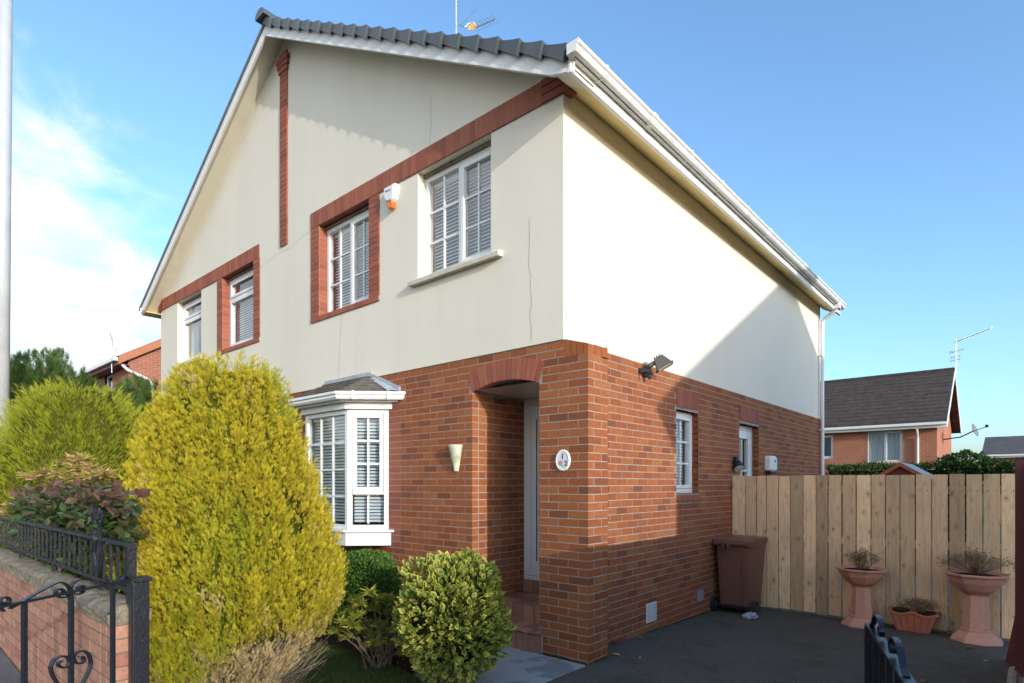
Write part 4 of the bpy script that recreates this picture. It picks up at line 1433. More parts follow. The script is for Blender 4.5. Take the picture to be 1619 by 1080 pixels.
RY = -3.37
RL = thing('iron_railing', (-3, RY, .97), 'black painted iron railing on top of the brick garden wall', 'railing')
RX1, RX0 = -.43, -6.2
MB().bar((RX1, RY, 1.29), (RX0, RY, 1.29), .032, .022).build('top_rail', M_BLACK, RL)
MB().bar((RX1, RY, 1.045), (RX0, RY, 1.045), .032, .022).build('bottom_rail', M_BLACK, RL)
MB().bar((RX1 + .0, RY, .96), (RX1 + .0, RY, 1.30), .038, .038).build('end_post', M_BLACK, RL)
x = RX1 - .10
while x > RX0:
    box_object('upright', (x - .0065, x + .0065, RY - .0065, RY + .0065, 1.05, 1.285), M_BLACK, RL, .0)
    x -= .135
for x in (-1.02, -2.2, -3.4, -4.6, -5.8): box_object('foot', (x - .012, x + .012, RY - .012, RY + .012, .95, 1.04), M_BLACK, RL, 0)
def spiral(c, r0, r1, a0, a1, n=14): return [(c[0] + (r0 + (r1 - r0) * t) * math.cos(a0 + (a1 - a0) * t), c[1] + (r0 + (r1 - r0) * t) * math.sin(a0 + (a1 - a0) * t)) for t in [i / n for i in range(n + 1)]]
m = MB()
for sx in (-1, 1):
    for k, (w, zz) in enumerate(((.09, 1.46), (.045, 1.475))):
        pts = [(sx * w * .2, 1.06), (sx * w * .9, 1.12), (sx * w * 1.3, 1.20), (sx * w * .7, 1.27), (sx * w * .8, 1.36), (sx * w * 1.25, zz - .04), (sx * w, zz), (sx * w * .5, zz - .03), (sx * w * .55, zz - .07)]
        for p, q in zip(pts, pts[1:]): m.bar((-1.02 + p[0], RY - .014, p[1]), (-1.02 + q[0], RY - .014, q[1]), .009, .012, (0, 1, 0))
m.build('scroll_ornament', M_BLACK, RL)

PX_, PY_ = -.327, -3.365
GP = thing('gate_post', (PX_, PY_, 0), 'square black iron gate post at the end of the brick garden wall', 'post')
MB().box(PX_ - .038, PX_ + .038, PY_ - .038, PY_ + .038, -.05, 1.105).build('shaft', M_BLACK, GP, bevel=.004)
MB().box(PX_ - .05, PX_ + .05, PY_ - .05, PY_ + .05, 1.106, 1.128).build('cap', M_BLACK, GP, bevel=.004)

# left gate leaf, swung out over the pavement
GD = -(FV + RV * .132).normalized()
GO = atF(219, 912, 3.1)
NRM = Vector((GD.y, -GD.x, 0))
def gpt(px, py):
    k = (CX - px) / FPX
    s = (k * 3.1 - .636 * 3.1) / (.9914 * k + .1309)
    f = 3.1 - .9914 * s
    return Vector((GO.x, GO.y, 0)) + GD * s + Vector((0, 0, CAM.z - (py - HOR) * f / FPX))
def gsz(s, z): return Vector((GO.x, GO.y, 0)) + GD * s + Vector((0, 0, z))
GL = thing('iron_gate', tuple(gsz(.45, 0)), 'black wrought iron gate leaf with scrolls swung out in front of the garden wall', 'gate')
def ribbon(m, pts, t=.010, w=.026, n=None):
    for p, q in zip(pts, pts[1:]):
        d = (q - p).normalized() * .001
        m.bar(p - d, q + d, t, w, n or NRM)
def smooth_path(pts, k=5):
    """Catmull-Rom through the points"""
    P = [pts[0]] + list(pts) + [pts[-1]]
    out = []
    for i in range(1, len(P) - 2):
        for j in range(k):
            t = j / k
            a, b, c, d = P[i - 1], P[i], P[i + 1], P[i + 2]
            out.append(.5 * ((2 * b) + (c - a) * t + (2 * a - 5 * b + 4 * c - d) * t * t + (3 * b - a - 3 * c + d) * t ** 3))
    out.append(P[-2])
    return out
m = MB()
ribbon(m, [gsz(.03, 1.125), gsz(1.02, 1.125)], .012, .034)
m.build('top_rail', M_BLACK, GL)
m = MB()
ribbon(m, [gsz(.03, .16), gsz(1.02, .16)], .012, .034)
m.build('bottom_rail', M_BLACK, GL)
for s in (.03, .169, .407, .632, .86, 1.0):
    MB().bar(gsz(s, .16), gsz(s, 1.12), .017, .017, NRM).build('upright', M_BLACK, GL)
def gcurve(px): return smooth_path([gpt(*p) for p in px])
for name, px in (('scroll', [(16, 962), (40, 948), (70, 931), (92, 921), (104, 924), (110, 933), (107, 942), (97, 945), (90, 941), (88, 935), (92, 931), (98, 932), (101, 936)]),
                 ('scroll', [(197, 923), (170, 921), (145, 918), (127, 916), (116, 921), (112, 932), (117, 939), (126, 939), (132, 934), (132, 928), (127, 926), (122, 930)]),
                 ('scroll', [(5, 966), (-2, 958), (0, 948), (6, 944), (13, 946), (14, 952), (9, 955), (5, 952)]),
                 ('scroll', [(112, 1128), (96, 1090), (84, 1070), (80, 1056), (84, 1045), (94, 1038), (104, 1038), (109, 1044), (107, 1053), (100, 1056), (93, 1053), (92, 1048), (97, 1045)]),
                 ('scroll', [(112, 1128), (126, 1090), (140, 1060), (143, 1046), (139, 1034), (130, 1029), (120, 1032), (116, 1040), (120, 1048), (127, 1049), (132, 1045), (131, 1039), (126, 1038)])):
    m = MB()
    ribbon(m, gcurve(px), .006, .020)
    m.build(name, M_BLACK, GL)
m = MB()
ribbon(m, gcurve([(203, 921), (197, 920), (193, 916), (196, 912), (201, 913), (203, 917)]), .006, .02)
m.build('latch_scroll', M_BLACK, GL)

# right gate leaf, swung in over the drive: seen along its length
HF, HN = Vector((2.674, -1.38, 0)), Vector((3.19, -3.06, 0))
hd = (HN - HF).normalized()
hn = Vector((hd.y, -hd.x, 0))
def hp(s, z): return HF + hd * s + Vector((0, 0, z))
GR = thing('drive_gate', tuple(HF), 'black iron drive gate leaf swung open over the tarmac, seen end-on', 'gate')
Lg = (HN - HF).length
m = MB()
ribbon(m, [hp(0, .995), hp(Lg, .995)], .010, .036, hn)
m.build('top_rail', M_BLACK, GR)
m = MB()
ribbon(m, [hp(0, .15), hp(Lg, .15)], .010, .045, hn)
m.build('bottom_rail', M_BLACK, GR)
MB().bar(hp(.02, .08), hp(.02, .99), .04, .045, hn).build('end_post', M_BLACK, GR)
for s in np.arange(.17, Lg, .16): MB().bar(hp(s, .15), hp(s, .99), .014, .020, hn).build('upright', M_BLACK, GR)
for off, fl in ((.0, 1), (.46, -1), (.95, 1), (1.35, -1)):
    pts = [(0, 0), (.06, .02), (.12, .065), (.20, .075), (.26, .06), (.285, .035), (.26, .012), (.235, .02), (.235, .04), (.25, .045)]
    if fl < 0: pts = [(.30 - a, b) for a, b in pts]
    m = MB()
    ribbon(m, smooth_path([hp(off + .05 + a, 1.002 + b) for a, b in pts], 4), .007, .020, hn)
    m.build('scroll', M_BLACK, GR)
MB().bar(hp(Lg + .05, 0), hp(Lg + .05, 1.12), .07, .07, hn).build('hinge_post', M_BLACK, GR)

# ------------------------------------------------------------------ timber screen at the back of the drive
FX = [0.005, .194, .351, .488, .646, .801, .959, 1.114, 1.256, 1.418, 1.581, 1.741, 1.895, 2.046, 2.199, 2.359, 2.521, 2.678, 2.83, 2.983, 3.13]
FN = thing('timber_fence', (1.55, 4.06, -.1), 'tall pale timber board fence closing off the end of the driveway', 'fence')
for k, (a, b) in enumerate(zip(FX, FX[1:])):
    g = random.uniform(.004, .009)
    z0 = -.085 + random.uniform(-.008, .008)
    z1 = 1.728 + random.uniform(-.006, .006) + (.004 if k == 0 else 0)
    m = MB()
    y0 = 4.045 + random.uniform(-.003, .003)
    m.box(a + g, b - g, y0, y0 + .02, z0, z1)
    o = m.build('board', M_TIMBER, FN, bevel=.003)
    o.rotation_euler = (random.uniform(-.002, .002), random.uniform(-.001, .001), 0)
m = MB()
for a, b in zip(FX, FX[1:]):
    for z in (.165, .895, 1.545):
        for t in (.28, .72):
            x = a + (b - a) * t + random.uniform(-.006, .006)
            m.lathe([(.0045, 0), (.0045, .002)], (0, 0, 0), 6) if False else m.box(x - .004, x + .004, 4.0405, 4.046, z - .004 + random.uniform(-.01, .01), z + .004)
m.build('nails', NT('rusty_nail', .6, .4).color((.10, .075, .06)).m, FN, kind='stuff')
for z in (.12, .85, 1.5): MB().box(.02, 3.12, 4.072, 4.115, z, z + .09).build('rail', M_TIMBER, FN)
MB().box(.04, 3.12, 4.052, 4.088, -.16, -.075).build('gravel_board', stained('grey_green_board', (.12, .16, .15), (.18, .20, .18), 8, .8, .2, .2), FN)
for x in (.05, 1.6, 3.09): MB().box(x - .035, x + .035, 4.116, 4.19, -.15, 1.72).build('post', M_TIMBER, FN)

# maroon fence along the side boundary (seen edge-on)
MF = thing('maroon_fence', (3.22, 0, 0), 'dark maroon painted fence seen edge-on at the right edge of the drive', 'fence')
MB().box(3.122, 3.225, 2.42, 2.52, -.15, 1.835).build('post', M_MAROON, MF, bevel=.004)
MB().box(3.118, 3.229, 2.416, 2.524, 1.836, 1.855).build('post_cap', M_MAROON, MF, bevel=.004)
y = 2.41
while y > -3.3:
    top = 1.79 if y > -1.8 else 1.25
    box_object('board', (3.207, 3.225, y - .138, y, -.03, top + random.uniform(-.006, .006)), M_MAROON, MF, .001)
    y -= .14
m = MB().box(3.226, 3.27, -1.8, 2.42, 1.45, 1.52).box(3.226, 3.27, -3.3, 2.42, .3, .37)
m.build('rail', M_MAROON, MF)
m = MB()
m.prism([(3.045, 3.02, -.10), (3.15, 2.62, -.09), (3.15, 2.60, .62)], (.03, .015, 0), (0, 0, 0))
m.build('raking_board', M_MAROON, MF)
sheet('gravel_strip', [3.142, 3.205], [-3.3, 0, 2.4], .004, M_GRAVEL)
sheet('gravel_bed', [3.142, 4.2], [2.55, 3.0, 4.03], .004, M_GRAVEL)
sheet('neighbour_drive', [3.205, 10.6], [-3.45, -.02, 9], -.02, M_TARMAC)
for y0, y1 in ((2.15, 2.58), (1.5, 2.13), (.9, 1.48)):
    o = MB().tube([(3.115, y0, gz(y0) + .005), (3.115, y1, gz(y1) + .005)], .042, 10).build('edging_stone', M_KERB, smooth=False)
    o['kind'] = 'structure'

# ------------------------------------------------------------------ wheelie bin, seen from the wheel side
BN = thing('wheelie_bin', (.30, 3.65, -.10), 'brown plastic wheelie bin against the brick wall by the timber fence', 'bin')
zg_ = -.100
m = MB()
lo = [(.095, 3.40), (.465, 3.40), (.485, 3.80), (.075, 3.80)]
hi = [(.065, 3.345), (.495, 3.345), (.525, 3.93), (.035, 3.93)]
z0, z1 = zg_ + .07, zg_ + .925
m.add([(x, y, z0) for x, y in lo] + [(x, y, z1) for x, y in hi], [(3, 2, 1, 0), (4, 5, 6, 7), (0, 1, 5, 4), (1, 2, 6, 5), (2, 3, 7, 6), (3, 0, 4, 7)])
BODY = m.build('body', M_BIN, BN, bevel=.012)
def rear(u, v, out=0):
    x = (.095 + (.465 - .095) * u) * (1 - v) + (.065 + (.495 - .065) * u) * v
    return (x, 3.40 * (1 - v) + 3.345 * v - out, z0 + (z1 - z0) * v)
m = MB()
for u0, u1, v0, v1 in ((.13, .16, .06, .95), (.80, .83, .06, .95), (.16, .80, .055, .085)):
    a = [rear(u0, v0, .0), rear(u1, v0, .0), rear(u1, v1, .0), rear(u0, v1, .0)]
    m.prism(a, (0, -.012, 0), (0, 0, 0))
m.build('rib', M_BIN, BODY, bevel=.003)
m = MB()
m.box(.025, .535, 3.325, 3.94, z1 - .03, z1 + .012)
m.build('rim', M_BIN, BN, bevel=.008)
m = MB()
m.prism([(.02, 3.33, z1 + .014), (.02, 3.97, z1 + .014), (.02, 3.98, z1 + .04), (.02, 3.90, z1 + .075), (.02, 3.45, z1 + .085), (.02, 3.335, z1 + .055)], (.52, 0, 0), (0, 0, 0))
m.build('lid', M_BIN, BN, bevel=.012)
m = MB()
m.tube([(.07, 3.275, z1 + .01), (.49, 3.275, z1 + .01)], .014, 8)
for x in (.10, .20, .36, .46): m.box(x - .012, x + .012, 3.275, 3.35, z1 - .012, z1 + .02)
for x in (.19, .25): m.box(x - .012, x + .012, 3.255, 3.335, z1 - .05, z1 + .03)
m.build('handle', M_BIN, BN)
MB().tube([(.02, 3.385, zg_ + .10), (.54, 3.385, zg_ + .10)], .013, 8).build('axle', M_RUBBER, BN)
for x in (.012, .548):
    m = MB()
    m.tube([(x - .028, 3.385, zg_ + .10), (x + .028, 3.385, zg_ + .10)], .10, 24)
    wv = m.build('wheel', M_RUBBER, BN, bevel=.008)
    MB().tube([(x - .033, 3.385, zg_ + .10), (x + .033, 3.385, zg_ + .10)], .045, 16).build('hub', NT('hub_grey_%d' % int(x * 99), .5).color((.06, .065, .075)).m, wv)

# ------------------------------------------------------------------ terracotta planters
def urn(c, k, label):
    U = thing('pedestal_urn', c, label, 'urn', 'terracotta pedestal urns')
    a = R(22.5)
    MB().lathe([(.225 * k, 0), (.232 * k, .015 * k), (.215 * k, .045 * k), (.150 * k, .105 * k), (.142 * k, .115 * k), (.146 * k, .130 * k), (.128 * k, .138 * k)], c, 8, a).build('foot', M_TERRA, U, bevel=.004)
    MB().lathe([(.126 * k, .138 * k), (.104 * k, .475 * k), (.118 * k, .492 * k)], c, 8, a).build('pedestal', M_TERRA, U, bevel=.003)
    MB().lathe([(.10 * k, .494 * k), (.165 * k, .535 * k), (.228 * k, .61 * k), (.258 * k, .672 * k), (.284 * k, .682 * k), (.288 * k, .702 * k), (.270 * k, .706 * k), (.248 * k, .675 * k), (.02, .672 * k)], c, 8, a).build('bowl', M_TERRA_DARK if False else M_TERRA, U, bevel=.003)
    MB().lathe([(.235 * k, .674 * k), (.10, .69 * k), (.01, .70 * k)], c, 12).build('soil', M_SOIL, U, smooth=True)
    return U
U1, U2 = (1.69, 3.79, gz(3.79)), (2.785, 3.80, gz(3.8))
urn(U1, 1.0, 'terracotta pink pedestal urn nearer the bin, left of the trough')
urn(U2, 1.07, 'terracotta pink pedestal urn nearer the maroon fence, right of the trough')
TR = thing('trough_planter', (2.20, 3.90, gz(3.9)), 'small fluted red plastic trough planter between the two pedestal urns', 'planter')
tz = gz(3.9)
m = MB()
lo = [(2.04, 3.835), (2.36, 3.835), (2.36, 3.985), (2.04, 3.985)]
hi = [(1.975, 3.795), (2.425, 3.795), (2.425, 4.02), (1.975, 4.02)]
m.add([(x, y, tz + .003) for x, y in lo] + [(x, y, tz + .215) for x, y in hi], [(3, 2, 1, 0), (4, 5, 6, 7), (0, 1, 5, 4), (1, 2, 6, 5), (2, 3, 7, 6), (3, 0, 4, 7)])
m.build('body', M_TERRA_DARK, TR, bevel=.006)
m = MB()
for k in range(6):
    u = .09 + k * .165
    a = Vector((2.04 + .32 * u, 3.835, tz + .02))
    b = Vector((1.975 + .45 * u, 3.795, tz + .20))
    m.bar(a - Vector((0, .003, 0)), b - Vector((0, .003, 0)), .022, .012, (0, 1, 0))
m.build('flute', M_TERRA_DARK, TR, bevel=.004)
m = MB()
n = 24
P0 = []
for i in range(n + 1):
    t = i / n
    P0.append((1.945 + .51 * t, tz + .215 + .014 * math.cos(t * 4 * math.pi)))
for (xa, za), (xb, zb_) in zip(P0, P0[1:]):
    m.add([(xa, 3.772, za - .004), (xb, 3.772, zb_ - .004), (xb, 3.772, zb_ + .016), (xa, 3.772, za + .016), (xa, 4.03, za - .004), (xb, 4.03, zb_ - .004), (xb, 4.03, zb_ + .016), (xa, 4.03, za + .016)],
          [(0, 1, 2, 3), (7, 6, 5, 4), (3, 2, 6, 7), (0, 4, 5, 1)])
m.build('rim', M_TERRA_DARK, TR, fix=False)
MB().box(1.99, 2.41, 3.80, 4.015, tz + .20, tz + .238).build('soil', M_SOIL, TR)

# crumpled clear plastic by the bin wheel
b = bmesh.new()
bmesh.ops.create_icosphere(b, subdivisions=3, radius=.075)
for v in b.verts:
    d = .6 + .9 * vnoise([tuple(v.co)], 26)[0]
    v.co = Vector((v.co.x * 1.15 * d, v.co.y * .9 * d, v.co.z * .62 * d))
me = bpy.data.meshes.new('plastic_scrap')
b.to_mesh(me)
b.free()
me.materials.append(M_PLASTICBAG)
o = bpy.data.objects.new('plastic_scrap', me)
COL.objects.link(o)
pp = CAM + ray(1186, 978) * ((CAM.z - gz(3.2)) / ((978 - HOR) / FPX))
o.location = (pp.x, pp.y, gz(pp.y) + .03)
tag(o, 'crumpled clear plastic scrap on the tarmac by the bin wheel', 'litter')

# fallen leaves on the drive
def leafobj(px, py, size, mat, label, rot, cat='leaf'):
    t = (CAM.z - gz(2)) / ((py - HOR) / FPX)
    p = CAM + ray(px, py) * t
    t = (CAM.z - gz(p.y)) / ((py - HOR) / FPX)
    p = CAM + ray(px, py) * t
    me = bpy.data.meshes.new('fallen_leaf')
    n = 12
    vs = [(0, 0, .010)]
    for i in range(n):
        a = 2 * math.pi * i / n
        r = size * (.55 + .35 * abs(math.cos(a * 1.5)) + .1 * random.random())
        vs.append((r * math.cos(a), r * .6 * math.sin(a), .004 + size * .35 * abs(math.sin(a)) * random.uniform(.5, 1)))
    vs += [(x, y, z + .0015) for x, y, z in vs]
    k = n + 1
    fs = [(0, 1 + (i + 1) % n, 1 + i) for i in range(n)] + [(k, k + 1 + i, k + 1 + (i + 1) % n) for i in range(n)] + [(1 + i, 1 + (i + 1) % n, k + 1 + (i + 1) % n, k + 1 + i) for i in range(n)]
    me.from_pydata(vs, [], fs)
    me.materials.append(mat)
    o = bpy.data.objects.new('fallen_leaf', me)
    COL.objects.link(o)
    o.location = (p.x, p.y, gz(p.y) + .002)
    o.rotation_euler = (0, 0, rot)
    tag(o, label, cat, 'fallen leaves on the drive')
leafobj(973, 1037, .045, M_FALLENY, 'yellow fallen leaf on the tarmac beside the foot of the porch pier', .3)
leafobj(1012, 1010, .032, M_FALLEN, 'small brown fallen leaf on the drive below the white air vent', 1.0)
leafobj(1012, 1042, .030, M_FALLENY, 'pale fallen leaf on the drive in front of the porch pier', 2.0)
leafobj(1533, 1025, .055, M_FALLEN, 'brown fallen leaf in front of the right-hand pedestal urn', .2)
leafobj(1560, 1046, .035, M_FALLENY, 'pale green fallen leaf near the maroon fence', .8)
leafobj(1505, 997, .085, M_FALLENY, 'tan fallen leaf propped between the trough and the right-hand urn', 2.4)
leafobj(1460, 1078, .03, M_FALLEN, 'small pale fallen leaf beside the black drive gate', 1.2)

# ------------------------------------------------------------------ other houses
def gable_house(name, label, x0, x1, y0, y1, zg, ze, slope, wallm, roofm, bargem, fasciam, wins=(), oh=.3, door=None, courses=0, group=None, ovx=.25, gwins=()):
    H = thing(name, ((x0 + x1) / 2, (y0 + y1) / 2, zg), label, 'house', group)
    yc = (y0 + y1) / 2
    zt = ze + slope * (yc - y0)
    m = MB()
    for s0, s1, a, b in cells(x0, x1, zg, ze, [(w[0], w[0] + w[2], w[1], w[1] + w[3]) for w in wins]):
        m.poly((s0, y0, a), (s1, y0, a), (s1, y0, b), (s0, y0, b))
    m.poly((x0, y1, zg), (x1, y1, zg), (x1, y1, ze), (x0, y1, ze))
    for x in (x0, x1): m.poly((x, y0, zg), (x, y1, zg), (x, y1, ze), (x, yc, zt), (x, y0, ze))
    m.build('wall', wallm, H, fix=False)
    m = MB()
    e = oh
    ez = ze - slope * e
    for sg, ye in ((1, y0 - e), (-1, y1 + e)):
        q = [(x0 - ovx, ye, ez + .10), (x0 - ovx, yc, zt + .10), (x0 - ovx, yc, zt + .20), (x0 - ovx, ye, ez + .20)]
        m.prism(q, (x1 - x0 + 2 * ovx, 0, 0), (0, 0, 0))
    RF = m.build('roof', roofm, H)
    if courses:
        for k in range(courses):
            t0, t1 = k / courses, (k + 1.12) / courses
            ya, yb = y0 - e + (yc - y0 + e) * t0, y0 - e + (yc - y0 + e) * min(1, t1)
            za, zb2 = ez + .20 + (zt - ez) * t0, ez + .20 + (zt - ez) * min(1, t1)
            MB().prism([(x0 - ovx, ya, za + .004), (x0 - ovx, yb, zb2 + .004), (x0 - ovx, yb, zb2 + .012), (x0 - ovx, ya, za + .055)], (x1 - x0 + 2 * ovx - .001 * k, 0, 0), (0, 0, 0)).build('tile_course', roofm, RF)
    MB().bar((x0 - ovx, yc, zt + .22), (x1 + ovx, yc, zt + .22), .22, .10).build('ridge', roofm, RF)
    for x in (x0 - ovx - .022, x1 + ovx + .002):
        for ye in (y0 - e, y1 + e):
            MB().prism([(x, ye, ez - .06), (x, yc, zt - .06), (x, yc, zt + .19), (x, ye, ez + .19)], (.02, 0, 0), (0, 0, 0)).build('bargeboard', bargem, RF)
    MB().box(x0 - ovx, x1 + ovx, y0 - e - .02, y0 - e, ez - .08, ez + .12).build('fascia', fasciam, RF)
    MB().box(x0 - ovx, x1 + ovx, y0 - e, y0, ez - .07, ez - .05).build('soffit', fasciam, RF)
    MB().box(x0 - ovx, x1 + ovx, y0 - e - .13, y0 - e - .021, ez + .03, ez + .13).build('gutter', M_WHITE, RF)
    for w in wins:
        T_ = (w[0], y0 + .06, w[1])
        if w[4] == 2: L_ = [(.05, w[2] / 2 - .02, .05, w[3] - .05, 1, 1, False), (w[2] / 2 + .025, w[2] - .05, .05, w[3] - .05, 1, 1, True)]
        else: L_ = [(.05, w[2] - .05, .05, w[3] - .05, 1, 1, False)]
        window('window', H, T_, (1, 0, 0), (0, -1, 0), w[2], w[3], L_, blind=False, curtain=w[5])
    return H
M_HB = brick_material('brick_far', [(0, (.40, .13, .065)), (.5, (.44, .15, .075))], .3)
def brickpattern(name, c1, c2, mort):
    t = NT(name, .9, .2)
    br = t.n.new('ShaderNodeTexBrick')
    br.inputs['Color1'].default_value = (*c1, 1)
    br.inputs['Color2'].default_value = (*c2, 1)
    br.inputs['Mortar'].default_value = (*mort, 1)
    br.inputs['Scale'].default_value = 1
    br.inputs['Brick Width'].default_value = .225
    br.inputs['Row Height'].default_value = .075
    br.inputs['Mortar Size'].default_value = .010
    g = t.n.new('ShaderNodeNewGeometry')
    sp = t.n.new('ShaderNodeSeparateXYZ')
    t.l.new(g.outputs['Position'], sp.inputs[0])
    cb = t.n.new('ShaderNodeCombineXYZ')
    t.l.new(t.math('ADD', sp.outputs[0], sp.outputs[1]), cb.inputs[0])
    t.l.new(sp.outputs[2], cb.inputs[1])
    t.l.new(cb.outputs[0], br.inputs['Vector'])
    c = t.mix(t.ramp(t.noise(2, 4), [(.4, (0, 0, 0)), (.8, (.4, .4, .4))]), br.outputs['Color'], (.20, .08, .05))
    t.color(c)
    return t.m
M_FARB = brickpattern('far_brickwork', (.42, .14, .07), (.36, .115, .06), (.34, .24, .19))
rh = gable_house('rear_house', 'red brick house with brown tiled roof and white windows beyond the timber fence', -9.5, .62, 23.2, 28.9, -1.1, 4.05, .745, M_FARB, M_DTILE, M_WHITE, M_WHITE,
                 [(-1.70, 2.47, 1.22, 1.27, 2, [(.06, .58), (.66, 1.16)]), (-4.20, 2.69, 1.26, 1.0, 2, [(.06, .3)]), (-7.4, 2.5, 1.2, 1.2, 2, None), (-1.8, -.2, 1.5, 1.2, 2, None), (-6.8, -.2, 1.5, 1.2, 2, None)], courses=14, ovx=.33)
m = MB().tube([(.02, 22.9, 3.72), (.02, 23.02, 3.55), (.02, 23.13, 3.4), (.02, 23.13, -1)], .04, 10)
m.build('downpipe', M_WHITE, rh)
DSH = thing('satellite_dish', (1.0, 25.6, 3.6), 'grey satellite dish on an arm at the gable of the rear house', 'satellite dish')
dc = Vector((1.62, 25.0, 3.72))
T = Matrix.Translation(dc) @ Vector((.93, -.22, .30)).to_track_quat('Z', 'Y').to_matrix().to_4x4()
m = MB(T)
vs = []
for r_, z in ((.02, 0), (.12, .012), (.21, .035), (.27, .06)): vs += [(r_ * math.cos(2 * math.pi * k / 20), r_ * math.sin(2 * math.pi * k / 20), z) for k in range(20)]
m.add(vs, [(i * 20 + k, i * 20 + (k + 1) % 20, (i + 1) * 20 + (k + 1) % 20, (i + 1) * 20 + k) for i in range(3) for k in range(20)] + [tuple(range(20))])
m.build('dish', NT('dish_grey', .6).color((.16, .17, .19)).m, DSH, smooth=True, fix=False)
MB().tube([(.62, 25.6, 3.45), (1.2, 25.3, 3.5), (1.62, 25.0, 3.70)], .025, 6).tube([(1.62, 25.0, 3.70), (2.05, 24.5, 3.80)], .014, 6).box(2.0, 2.1, 24.45, 24.55, 3.78, 3.88).build('arm', M_RUBBER, DSH)
A2 = thing('rear_aerial', (1.0, 26, 6.2), 'tall television aerial with long yagi on the ridge of the rear house', 'aerial')
MB().tube([(1.0, 26.0, 6.2), (1.0, 26.0, 7.62)], .022, 6).build('mast', M_METAL, A2)
m = MB().tube([(.95, 26, 7.47), (2.15, 25.6, 7.78)], .016, 5)
for k in range(16):
    p = Vector((1.15, 25.93, 7.52)).lerp(Vector((2.15, 25.6, 7.78)), k / 15)
    m.tube([p - Vector((.02, .02, .07)), p + Vector((.02, .02, .07))], .006, 4)
m.build('yagi', M_METAL, A2)
m = MB().tube([(.78, 26, 7.05), (1.28, 25.8, 7.12)], .012, 5)
for z in (6.72, 6.86):
    m.tube([(.80, 26, z), (1.15, 25.9, z + .03)], .010, 5)
    for k in range(4): m.tube([(.84 + .09 * k, 26, z - .09), (.84 + .09 * k, 26, z + .11)], .006, 4)
m.tube([(.82, 26, 7.0), (.74, 26, 6.96), (.78, 26, 7.12), (.9, 26, 7.1)], .010, 5)
m.build('small_arrays', M_METAL, A2)

lh = gable_house('left_house', 'red brick house with orange bargeboard behind the trees on the left', -27.5, -17.9, 1.5, 9.8, 0, 5.55, .62, M_FARB, M_DTILE, M_PINKBARGE, M_PLUMBARGE,
                 [(-20.4, 4.55, .85, .72, 1, [(.06, .3)]), (-24.5, 3.9, 1.2, 1.2, 2, None)], ovx=.15)
MB().tube([(-17.80, 1.30, 5.30), (-17.78, 1.45, 5.15), (-17.83, 2.0, 4.95), (-17.84, 2.15, 4.80), (-17.84, 2.15, 0)], .045, 10).build('downpipe', M_WHITE, lh)
A3 = thing('left_aerial', (-18.2, 1.6, 5.4), 'thin branching television aerial on the eaves of the left house', 'aerial')
b0 = atF(177, 572, 18.3)
m = MB().tube([b0 - Vector((0, 0, .35)), atF(176, 552, 18.3), atF(178, 541, 18.3), atF(174, 526, 18.3)], .018, 5).tube([atF(182, 570, 18.3), atF(182, 550, 18.3)], .018, 5)
for a_, b_ in (((172, 548), (181, 545)), ((178, 552), (186, 549)), ((173, 537), (180, 534)), ((180, 556), (188, 552))): m.tube([atF(*a_, 18.3), atF(*b_, 18.3)], .010, 4)
m.build('mast', M_METAL, A3)
gable_house('neighbouring_house', 'neighbouring house just outside the right of the view whose shadow falls on the side wall', 10.95, 20, -.5, 8.6, -.2, 5.28, .56, M_FARB, M_DTILE, M_WHITE, M_WHITE, [(12.5, .9, 1.6, 1.4, 2, None), (12.6, 3.6, 1.3, 1.3, 2, None), (16.5, 3.6, 1.3, 1.3, 2, None), (16.3, .9, 1.6, 1.4, 2, None)])
fh = gable_house('far_house', 'distant grey roofed house low on the right skyline', 1.2, 12, 46, 54, -1.5, 3.5, .30, M_FARB, stained('far_grey_tile', (.10, .095, .10), (.13, .125, .12), 1, .8, .2, .2), M_WHITE, M_WHITE, (), courses=9)

# garden shed beyond the fence
SH = thing('garden_shed', tuple(atF(1424, 752, 14.5)), 'small red-brown garden shed with blue-grey felt roof behind the timber fence', 'shed')
c = atF(1424, 765, 14.5)
hw, hz = .62, .40
apx = CAM.z + (HOR - 733) * 14.5 / FPX
m = MB()
prof = [(c.x - hw, c.y, -.7), (c.x + hw, c.y, -.7), (c.x + hw, c.y, apx - hz), (c.x, c.y, apx - .02), (c.x - hw, c.y, apx - hz)]
m.prism(prof, (0, 1.9, 0), (0, 0, 0))
SHW = m.build('wall', M_SHED, SH)
for k in range(9):
    z = apx - .06 - k * .11
    w_ = min(hw, (apx - z) / hz * hw) - .01
    if w_ > .1: MB().box(c.x - w_, c.x + w_, c.y - .014, c.y - .001, z - .10, z - .006).build('plank', M_SHED, SHW)
for sg in (-1, 1):
    MB().prism([(c.x, c.y - .10, apx), (c.x + sg * (hw + .12), c.y - .10, apx - hz - .075), (c.x + sg * (hw + .12), c.y - .10, apx - hz - .045), (c.x, c.y - .10, apx + .03)], (0, 2.1, 0), (0, 0, 0)).build('roof_felt', M_FELT, SH)
    MB().prism([(c.x, c.y - .125, apx - .07), (c.x + sg * (hw + .125), c.y - .125, apx - hz - .15), (c.x + sg * (hw + .125), c.y - .125, apx - hz - .05), (c.x, c.y - .125, apx + .03)], (0, .022, 0), (0, 0, 0)).build('bargeboard', M_SHED, SH)

